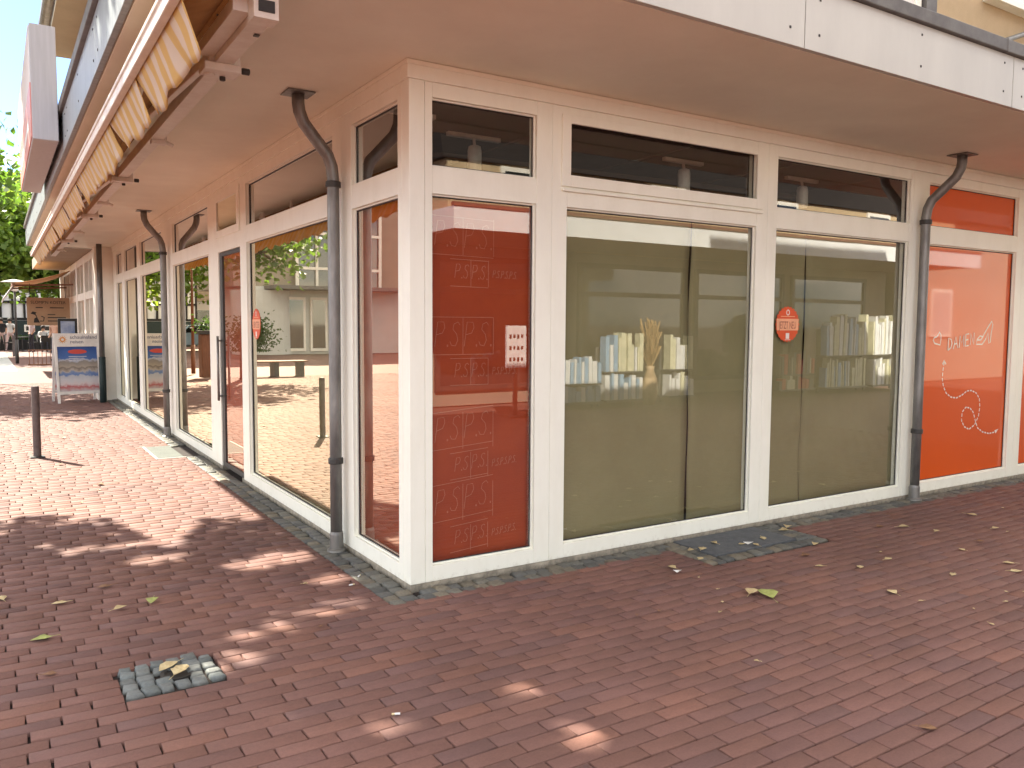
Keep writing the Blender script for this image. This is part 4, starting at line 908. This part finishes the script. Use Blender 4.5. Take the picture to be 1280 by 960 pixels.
# street lamp
def lamp(x, y, h, label, mat='zinc'):
    t = thing('street_lamp', label, 'street lamp', (x, y, 0), 'street lamps on the square')
    q = MB(); q.tube([(x, y, 0), (x, y, .9)], .06, 12); q.tube([(x, y, .9), (x, y, h - .35)], .04, 12); q.build('pole', mat, t, smooth=True)
    q = MB(); q.lathe((x, y, h - .35), [(.05, 0), (.12, .05), (.12, .30), (.10, .34)], 16); q.build('lantern', 'white_film', t)
    q = MB(); q.lathe((x, y, h), [(.05, .06), (.45, -.01), (.46, .0), (.25, .06), (.05, .10)], 20); q.build('shade', 'fascia_panel', t, recalc=True)
lamp(-1.42, 31.5, 3.05, 'street lamp with a flat disc shade in front of the half timbered house', 'dark_metal')
lamp(-3.0, 22.2, 5.2, 'slim dark red street lamp mirrored in the shop glass', 'wood')
# cafe furniture and people
def cafe_set(x, y, lab):
    t = thing('cafe_table', 'dark cafe table ' + lab, 'table', (x, y, 0), 'tables outside the cafe')
    q = MB(); q.lathe((x, y, .72), [(.38, 0), (.4, .01), (.4, .03), (.38, .035)], 18); q.build('tabletop', 'wicker', t)
    q = MB(); q.tube([(x, y, .03), (x, y, .72)], .03, 8); q.lathe((x, y, 0), [(.25, 0), (.25, .02), (.05, .04)], 12); q.build('leg', 'dark_metal', t)
def chair(x, y, r, lab):
    t = thing('cafe_chair', 'dark wicker chair ' + lab, 'chair', (x, y, 0), 'chairs outside the cafe')
    c, s = math.cos(r), math.sin(r); W = lambda u, v, z: (x + u * c - v * s, y + u * s + v * c, z)
    q = MB(); q.bar(W(-.22, 0, .44), W(.22, 0, .44), .44, .05); q.build('seat', 'wicker', t)
    q = MB(); q.bar(W(-.22, .21, .66), W(.22, .21, .66), .04, .40); q.build('backrest', 'wicker', t)
    for u in (-.2, .2):
        for v in (-.2, .2): q = MB(); q.bar(W(u, v, 0), W(u, v, .42), .03); q.build('leg', 'dark_metal', t)
cafe_set(-.9, 46.5, 'in front of the green house base'); cafe_set(.2, 45.0, 'nearer the cafe board')
chair(-1.5, 46.4, 1.5, 'left of the far table'); chair(-.4, 46.9, -1.4, 'between the two tables'); chair(.8, 45.2, -1.6, 'right of the nearer table'); chair(.1, 44.2, 3.1, 'with its back to the street')
pl = thing('planter', 'long dark planter box with low greenery in front of the house', 'planter', (-.6, 48.5, 0))
q = MB(); q.box((-2.0, 48.3, 0), (.9, 48.8, .55)); q.build('box', 'black_timber', pl)
def bush(name, c, rad, n, ls, parent, mat='shrub_green', seed=3):
    rg = np.random.default_rng(seed); q = MB()
    for _ in range(n):
        p = rg.normal(0, .5, 3); p = np.array(c) + p * np.array(rad); a = rg.normal(0, 1, 3); a /= np.linalg.norm(a); b2 = np.cross(a, rg.normal(0, 1, 3)); b2 /= np.linalg.norm(b2)
        p[2] = max(p[2], c[2] - rad[2] * .8)
        q.add([p - a * ls * .5, p + b2 * ls * .3, p + a * ls * .5, p - b2 * ls * .3], [(0, 1, 2, 3)])
    return q.build(name, mat, parent)
bush('foliage', (-.55, 48.55, .68), (1.5, .25, .12), 500, .12, pl)

def person(x, y, rz, label, pose, shirt, trouser, hair='hair_dark', z0=0):
    t = thing('person', label, 'person', (x, y, 0), 'people around the cafe'); t.rotation_euler = (0, 0, rz)
    if pose == 'sit':
        J = dict(pel=(0, 0, .50), wst=(0, -.02, .70), chs=(0, .0, .95), nck=(0, .03, 1.10), hd=(0, .05, 1.22), ht=(0, .05, 1.33))
        for s in (-1, 1):
            J.update({f'sh{s}': (s * .18, .0, 1.04), f'el{s}': (s * .22, .12, .82), f'ha{s}': (s * .12, .36, .78), f'hi{s}': (s * .10, .02, .50), f'kn{s}': (s * .11, .42, .50), f'an{s}': (s * .11, .40, .08), f'to{s}': (s * .11, .54, .03)})
    else:
        st = .22 if pose == 'walk' else .03
        J = dict(pel=(0, 0, .92), wst=(0, 0, 1.10), chs=(0, 0, 1.33), nck=(0, .01, 1.48), hd=(0, .03, 1.60), ht=(0, .03, 1.72))
        for s in (-1, 1):
            J.update({f'sh{s}': (s * .19, 0, 1.42), f'el{s}': (s * .24, -.06 - s * st * .3, 1.15), f'ha{s}': (s * .24, .08 - s * st * .6, .92), f'hi{s}': (s * .10, 0, .90), f'kn{s}': (s * .11, .04 + s * st * .5, .48), f'an{s}': (s * .11, -.03 + s * st * 1.3, .08), f'to{s}': (s * .12, .11 + s * st * 1.3, .03)})
    E = [('pel', 'wst'), ('wst', 'chs'), ('chs', 'nck'), ('nck', 'hd'), ('hd', 'ht')]
    for s in (-1, 1): E += [('chs', f'sh{s}'), (f'sh{s}', f'el{s}'), (f'el{s}', f'ha{s}'), ('pel', f'hi{s}'), (f'hi{s}', f'kn{s}'), (f'kn{s}', f'an{s}'), (f'an{s}', f'to{s}')]
    RD = dict(pel=.14, wst=.13, chs=.15, nck=.055, hd=.095, ht=.075, sh=.065, el=.045, ha=.038, hi=.095, kn=.06, an=.042, to=.035)
    ks = list(J); me = bpy.data.meshes.new('body'); me.from_pydata([J[k] for k in ks], [(ks.index(a), ks.index(b_)) for a, b_ in E], [])
    o = bpy.data.objects.new('body_source', me); COL.objects.link(o); o.modifiers.new('skin', 'SKIN'); sk = me.skin_vertices[0].data
    for i, k in enumerate(ks): r = RD[k.rstrip('-1')]; sk[i].radius = (r, r * (.75 if k in ('pel', 'wst', 'chs') else 1))
    sk[0].use_root = True; sb = o.modifiers.new('sub', 'SUBSURF'); sb.levels = 1; sb.render_levels = 1
    dg = bpy.context.evaluated_depsgraph_get(); dg.update(); m2 = bpy.data.meshes.new_from_object(o.evaluated_get(dg)); bpy.data.objects.remove(o); m2.name = 'body'
    m2.materials.clear()
    for k in ('skin', shirt, trouser): m2.materials.append(M[k])
    zn, zw = J['nck'][2] - .03, J['pel'][2] + .06
    for p in m2.polygons:
        p.use_smooth = True; c = p.center; arm_ = abs(c.x) > .20 and c.z < J['sh1'][2] - .2 and c.z > zw - .1
        p.material_index = 0 if c.z > zn or (arm_ and pose != 'sit') else (1 if c.z > zw and (pose != 'sit' or c.y < .28) else (2 if not (pose == 'sit' and c.z > .6) else 0))
    bo = bpy.data.objects.new('body', m2); COL.objects.link(bo); bo.parent = t
    hx, hy, hz = J['hd']; q = MB(); q.lathe((hx, hy - .02, hz - .02), [(.085, 0), (.115, .05), (.115, .11), (.08, .165), (.02, .185)], 14)
    me = bpy.data.meshes.new('hair'); me.from_pydata(q.v, [], q.f); me.materials.append(M[hair]); ho = bpy.data.objects.new('hair', me); COL.objects.link(ho); ho.parent = t
person(-1.82, 46.8, 2.9, 'person in a black top and pale trousers walking at the far left', 'walk', 'shirt_black', 'trouser_light')
person(-1.42, 47.3, 2.7, 'person in a white top and pale trousers walking in front of the house', 'walk', 'shirt_white', 'trouser_light')
person(-.55, 43.5, 1.9, 'person in a pale pink shirt and dark trousers standing at the cafe', 'stand', 'shirt_pink', 'trouser_dark')
person(-.05, 33.2, 2.5, 'dark haired person with bare shoulders standing behind the A-board', 'stand', 'skin', 'trouser_dark')
person(.0, 44.35, 3.2, 'person in a white shirt sitting with the back to the street', 'sit', 'shirt_white', 'trouser_dark')

# ------------------------------------------------------------------ square to the left, seen in the shop glass
pz = thing('plaza_building', 'pale building with curved wall and tall glazed entrance mirrored in the shop glass', 'building', (-13, 37, 0))
q = MB(); q.box((-22, 36.5, 0), (-8.6, 46, 3.4), 0); q.box((-22, 37.2, 3.4), (-7.9, 46, 11.0), 1); q.build('wall', ['grey_render', 'taupe_render'], pz)
q = MB(); q.tube([(-9.3, 37.4, 0), (-9.3, 37.4, 3.2)], 1.5, 28); q.build('curved_wall', 'grey_render', pz, smooth=False)
q = MB(); q.box((-16.5, 34.9, 3.25), (-9.2, 37.1, 3.42)); q.build('canopy', 'coping', pz)
q = MB(); q.box((-15.5, 37.0, 3.42), (-11.0, 37.19, 10.8), 0); o = q.build('stair_window', 'glass_dark', pz)
q = MB()
for x in (-15.5, -14.3, -13.1, -12.0, -11.0): q.box((x - .07, 36.86, 3.42), (x + .07, 36.99, 10.8))
for z in (4.4, 6.2, 8.2, 10.6): q.box((-15.5, 36.84, z - .07), (-11, 36.859, z + .07))
q.build('window_bars', 'white_paint', o)
for x in (-13.6, -12.4, -11.2):
    q = MB(); q.box((x, 36.40, .15), (x + .95, 36.49, 2.9)); d_ = q.build('entrance_door', 'white_paint', pz); q = MB(); q.box((x + .12, 36.38, .3), (x + .83, 36.399, 2.75)); q.build('pane', 'glass_dark', d_)
sb_ = thing('shrub', 'dark round shrub beside the curved wall mirrored in the shop glass', 'shrub', (-7.7, 33.5, 0)); bush('foliage', (-7.7, 33.5, .95), (.95, .9, .8), 2200, .16, sb_, seed=12)
q = MB(); q.tube([(-7.7, 33.5, 0), (-7.7, 33.5, .8)], .05, 6); q.build('stem', 'bark', sb_)
wh = thing('house', 'white house with slate roof and long balcony mirrored in the far shop glass', 'house', (-7, 56, 0))
q = MB(); q.box((-15, 55, 0), (-9.2, 64, 7.5)); q.build('wall', 'house_white', wh)
q = MB(); q.add([(-15.4, 54.5, 7.4), (-8.8, 54.5, 7.4), (-8.8, 64.5, 7.4), (-15.4, 64.5, 7.4), (-15.4, 59.5, 11), (-8.8, 59.5, 11)], [(3, 2, 1, 0), (0, 1, 5, 4), (2, 3, 4, 5), (0, 4, 3), (1, 2, 5)]); q.build('roof', 'coping', wh)
q = MB(); q.box((-14.5, 53.9, 3.0), (-9.4, 54.99, 3.15)); q.box((-14.5, 53.88, 3.15), (-9.4, 53.95, 4.1)); q.build('balcony', 'taupe_render', wh)
q = MB(); q.box((-14.8, 54.9, .1), (-9.4, 54.99, 2.4)); q.build('shop_front', 'glass_dark', wh)
def car(x, y, rz, label):
    t = thing('parked_car', label, 'car', (x, y, 0)); t.rotation_euler = (0, 0, rz)
    prof = [(-2.1, .35), (-2.12, .75), (-1.9, .92), (-1.25, .98), (-.7, 1.42), (.65, 1.45), (1.35, 1.0), (2.0, .88), (2.12, .6), (2.1, .3)]
    def mk(name, q, mat, bev=0, par=t):
        me = bpy.data.meshes.new(name); me.from_pydata(q.v, [], q.f); me.materials.append(M[mat])
        bm = bmesh.new(); bm.from_mesh(me); bmesh.ops.recalc_face_normals(bm, faces=bm.faces); bm.to_mesh(me); bm.free()
        o = bpy.data.objects.new(name, me); COL.objects.link(o); o.parent = par
        if bev: b_ = o.modifiers.new('bevel', 'BEVEL'); b_.width = bev; b_.segments = 3
        return o
    q = MB(); q.prism([(a, -.86, b_) for a, b_ in prof], (0, 1.72, 0)); mk('body', q, 'car_paint', .08)
    for s in (-1, 1):
        q = MB(); q.prism([(a, s * .862, b_) for a, b_ in ((-1.1, 1.0), (-.65, 1.36), (.6, 1.38), (1.15, 1.02))], (0, s * .01, 0)); mk('side_window', q, 'glass_dark')
        for a in (-1.35, 1.3):
            q = MB(); q.tube([(a, s * .70, .31), (a, s * .90, .31)], .31, 20); w = mk('wheel', q, 'tyre'); q = MB(); q.tube([(a, s * .89, .31), (a, s * .91, .31)], .19, 16); mk('rim', q, 'zinc', par=w)
    q = MB(); q.prism([(a, -.7, b_) for a, b_ in ((.72, 1.42), (1.30, 1.05), (1.34, 1.06), (.76, 1.44))], (0, 1.4, 0)); mk('windscreen', q, 'glass_dark')
    for s in (-1, 1): q = MB(); q.box((2.08, s * .55, .62), (2.14, s * .80, .76)); mk('headlight', q, 'white_film')
car(-7.6, 44.0, .05, 'light blue parked car mirrored in the far shop glass')
bn = thing('bench', 'low slatted bench on the square mirrored in the glass beside the door', 'bench', (-4.8, 19.7, 0))
q = MB()
for k in range(4): q.box((-5.7, 19.45 + k * .13, .43), (-3.9, 19.56 + k * .13, .47))
q.build('seat', 'wood', bn)
for x in (-5.6, -4.85, -4.1): q = MB(); q.box((x, 19.47, 0), (x + .12, 19.93, .43)); q.build('leg', 'dark_metal', bn)
pb = thing('planter', 'tall narrow wooden planter post on the sunny square', 'planter', (-3.0, 20.2, 0)); q = MB(); q.box((-3.2, 20.0, 0), (-2.8, 20.4, 1.25)); q.build('box', 'wood', pb, bevel=.02); q = MB(); q.box((-3.26, 19.94, 1.252), (-2.74, 20.46, 1.36)); q.build('rim', 'dark_metal', pb); bush('foliage', (-3, 20.2, 1.5), (.35, .35, .25), 200, .1, pb, seed=9)

# ------------------------------------------------------------------ shops across the alley, seen in the right-hand glass
op = thing('opposite_building', 'shop building across the alley with white canopy edge mirrored in the papered windows', 'shop building', (14, -10, 0))
q = MB(); q.box((4.06, -9.3, ZS), (19.3, -6.92, ZS + .08)); q.build('soffit', 'taupe_render', op)
q = MB(); q.box((4.06, -6.918, ZS - .02), (19.3, -6.88, 3.44)); q.box((4.03, -9.3, ZS - .02), (4.058, -6.88, 3.44)); q.build('fascia', 'house_white', op)
q = MB(); q.box((4.02, -6.95, 3.442), (19.3, -6.86, 3.50)); q.build('coping', 'roof_tile', op)
q = MB(); q.box((4.3, -16, 3.5), (19.3, -7.6, 4.32), 0); q.box((4.6, -16, 0), (19.3, -9.5, ZS - .002), 1); q.build('wall', ['stucco', 'taupe_render'], op)
q = MB(); q.prism([(4.2, -7.55, 4.322), (4.2, -8.6, 8.2), (4.2, -15, 8.6), (4.2, -16, 4.322)], (15.2, 0, 0)); q.build('roof', 'slate', op, recalc=True)
for k in range(4):
    x = 5.0 + k * 3.4; q = MB()
    for (a, b_, c, d) in ((x, x + .1, .3, 2.9), (x + 3.0, x + 3.1, .3, 2.9), (x + .1, x + 3, .3, .4), (x + .1, x + 3, 2.8, 2.9), (x + .1, x + 3, 2.2, 2.3)): q.box((a, -9.499, c), (b_, -9.42, d))
    o = q.build('shop_window', 'dark_metal', op); q = MB(); q.box((x + .1, -9.499, .4), (x + 3, -9.46, 2.8)); q.build('pane', 'glass_dark', o)
    q = MB(); q.box((x + .3, -7.599, 3.75), (x + 1.2, -7.55, 4.28)); o = q.build('upper_window', 'white_paint', op); q = MB(); q.box((x + .38, -7.549, 3.83), (x + 1.12, -7.54, 4.2)); q.build('pane', 'glass_dark', o)
ah = thing('house', 'pale sunlit house with plain small windows mirrored in the orange window', 'house', (27, -11, 0))
q = MB(); q.box((19.4, -16, 0), (36, -9.2, 4.7)); q.build('wall', 'sand_render', ah)
q = MB(); q.prism([(19.2, -8.9, 4.702), (19.2, -12.5, 8.0), (19.2, -16.2, 4.702)], (17, 0, 0)); q.build('roof', 'slate', ah, recalc=True)
for x in (21.0, 25.5, 29.0):
    q = MB(); q.box((x, -9.199, 1.3), (x + 1.1, -9.14, 2.7)); o = q.build('window', 'white_paint', ah); q = MB(); q.box((x + .1, -9.139, 1.4), (x + 1.0, -9.13, 2.6)); q.build('pane', 'grey_render', o)
def rack(x, y, w, h, label, cols, seed):
    t = thing('display_rack', label, 'display rack', (x, y, 0), 'display racks outside the shop across the alley'); rg = random.Random(seed)
    q = MB(); q.box((x, y - .34, .10), (x + w, y + .02, .14)); q.box((x, y - .34, .141), (x + w, y - .31, h * .8)); q.box((x, y - .30, h * .46), (x + w, y - .02, h * .46 + .025)); q.build('shelf', 'coping', t)
    for lx in (x + .02, x + w - .06):
        q = MB(); q.box((lx, y - .30, 0), (lx + .04, y - .26, .099)); q.build('leg', 'coping', t)
    for z0, z1 in ((.142, h * .45), (h * .46 + .026, h)):
        u = x + .02
        while u < x + w - .06:
            bw = rg.uniform(.035, .11); gap = rg.uniform(.004, .03)
            q = MB(); q.box((u, y - .25 + rg.uniform(0, .05), z0), (u + bw, y - .02 + rg.uniform(-.03, .02), z0 + (z1 - z0) * rg.uniform(.62, 1))); q.build('booklet', rg.choice(cols), t)
            u += bw + gap
rack(6.75, -7.7, .95, 1.0, 'rack of pale blue and white booklets mirrored beside the red paper', ['book_blue', 'shelf_white', 'book_blue'], 1)
rack(7.85, -7.8, .95, 1.45, 'rack of white and cream booklets mirrored in the wide window', ['book_cream', 'shelf_white', 'shelf_white', 'book_blue'], 2)
rack(9.6, -7.9, .7, 1.45, 'narrow rack of white booklets mirrored right of the dried grass vase', ['shelf_white', 'book_cream', 'shelf_white'], 3)
rack(14.5, -7.8, 1.6, 1.9, 'tall rack of cream booklets mirrored left of the downpipe', ['book_cream', 'shelf_white', 'book_cream', 'book_blue'], 4)
rack(16.3, -7.8, 1.2, 1.9, 'tall rack of white booklets mirrored behind the downpipe', ['shelf_white', 'book_cream'], 5)
rack(13.0, -7.9, 1.2, 1.0, 'low rack of red booklets mirrored under the sticker', ['book_red', 'book_red', 'book_cream', 'coping'], 6)
vz = thing('vase', 'tall vase of dried grass mirrored in the wide papered window', 'vase', (9.05, -7.9, 0)); q = MB(); q.lathe((9.05, -7.9, 0), [(.12, 0), (.17, .2), (.15, .5), (.08, .7), (.10, .78)], 18); q.build('pot', 'vase', vz, smooth=True)
q = MB(); rg = random.Random(4)
for i in range(90):
    a = rg.uniform(0, 6.28); r = rg.uniform(.05, .26); h = rg.uniform(1.1, 1.75); q.tube([(9.05, -7.9, .7), (9.05 + r * .4 * math.cos(a), -7.9 + r * .4 * math.sin(a), h * .75), (9.05 + r * math.cos(a), -7.9 + r * math.sin(a), h)], [.004, .006, .02], 5)
q.build('dried_grass', 'dry_grass', vz)
ps = thing('poster_stand', 'white vertical board with dark lettering mirrored in the red papered window', 'poster stand', (5.35, -7.3, 0)); q = MB(); q.box((5.27, -7.33, .85), (5.67, -7.28, 1.58)); q.build('board', 'shelf_white', ps); q = MB(); q.box((5.42, -7.32, 0), (5.5, -7.29, .849)); q.box((5.25, -7.5, 0), (5.67, -7.1, .03)); q.build('post', 'dark_metal', ps)
q = MB()
for i in range(3):
    for k in range(4): q.box((5.32 + k * .08, -7.2795, 1.36 - i * .2 + .01 * (k % 2)), (5.365 + k * .08, -7.278, 1.43 - i * .2))
q.build('print', 'black', ps)

# ------------------------------------------------------------------ sky, sun, camera
SUN = Vector((-.46, 1.04, 1.0)).normalized(); EL = math.asin(SUN.z); AZ = math.atan2(SUN.x, SUN.y)
w = bpy.data.worlds.new('World'); S.world = w; w.use_nodes = True; nt = w.node_tree; bg = nt.nodes['Background']
sky = nd(nt, 'ShaderNodeTexSky'); sky.sky_type = 'NISHITA'; sky.sun_disc = False; sky.sun_elevation = EL; sky.sun_rotation = AZ; sky.air_density = .7; sky.dust_density = .2; sky.ozone_density = 5.0
tc = nd(nt, 'ShaderNodeTexCoord'); mp = nd(nt, 'ShaderNodeMapping'); mp.inputs['Scale'].default_value = (1, 1, 2.2); mp.inputs['Location'].default_value = (6.6, 0, 0)
cn = nd(nt, 'ShaderNodeTexNoise', Scale=3.4, Detail=8.0, Roughness=.55); rp_ = nd(nt, 'ShaderNodeValToRGB'); rp_.color_ramp.elements[0].position = .47; rp_.color_ramp.elements[1].position = .57
nt.links.new(tc.outputs['Generated'], mp.inputs['Vector']); nt.links.new(mp.outputs['Vector'], cn.inputs['Vector']); nt.links.new(cn.outputs['Fac'], rp_.inputs['Fac'])
mxc = nd(nt, 'ShaderNodeMix', data_type='RGBA'); mxc.inputs[7].default_value = (14.5, 13.4, 11.8, 1)
nt.links.new(rp_.outputs['Color'], mxc.inputs[0]); nt.links.new(sky.outputs['Color'], mxc.inputs[6]); nt.links.new(mxc.outputs[2], bg.inputs['Color'])
bg.inputs['Strength'].default_value = .083
sl = bpy.data.lights.new('sun', 'SUN'); sl.energy = 5.0; sl.angle = R_(.53); sl.color = (1, .925, .77); so_ = bpy.data.objects.new('sun', sl); COL.objects.link(so_)
so_.rotation_euler = (-SUN).to_track_quat('-Z', 'Y').to_euler(); so_.location = (-20, 40, 40)
cam = bpy.data.cameras.new('camera'); co_ = bpy.data.objects.new('camera', cam); COL.objects.link(co_)
co_.matrix_world = Matrix([[0.845073, 0.034118, -0.533562, -2.04883], [-0.534615, 0.06548, -0.842555, -4.361914], [0.006191, 0.99727, 0.073575, 1.6], [0.0, 0.0, 0.0, 1.0]])
cam.lens = 28.5897
cam.sensor_width = 36; cam.sensor_fit = 'HORIZONTAL'; cam.clip_end = 2000; cam.clip_start = .05
S.camera = co_
vs_ = S.view_settings; vs_.view_transform = 'Standard'; vs_.look = 'None'; vs_.gamma = 1; vs_.exposure = 2.14; vs_.use_curve_mapping = False
S.cycles.max_bounces = 10; S.cycles.diffuse_bounces = 5; S.cycles.transparent_max_bounces = 16; S.cycles.caustics_reflective = False; S.cycles.caustics_refractive = False
S.cycles.sample_clamp_indirect = 6; S.cycles.use_denoising = True
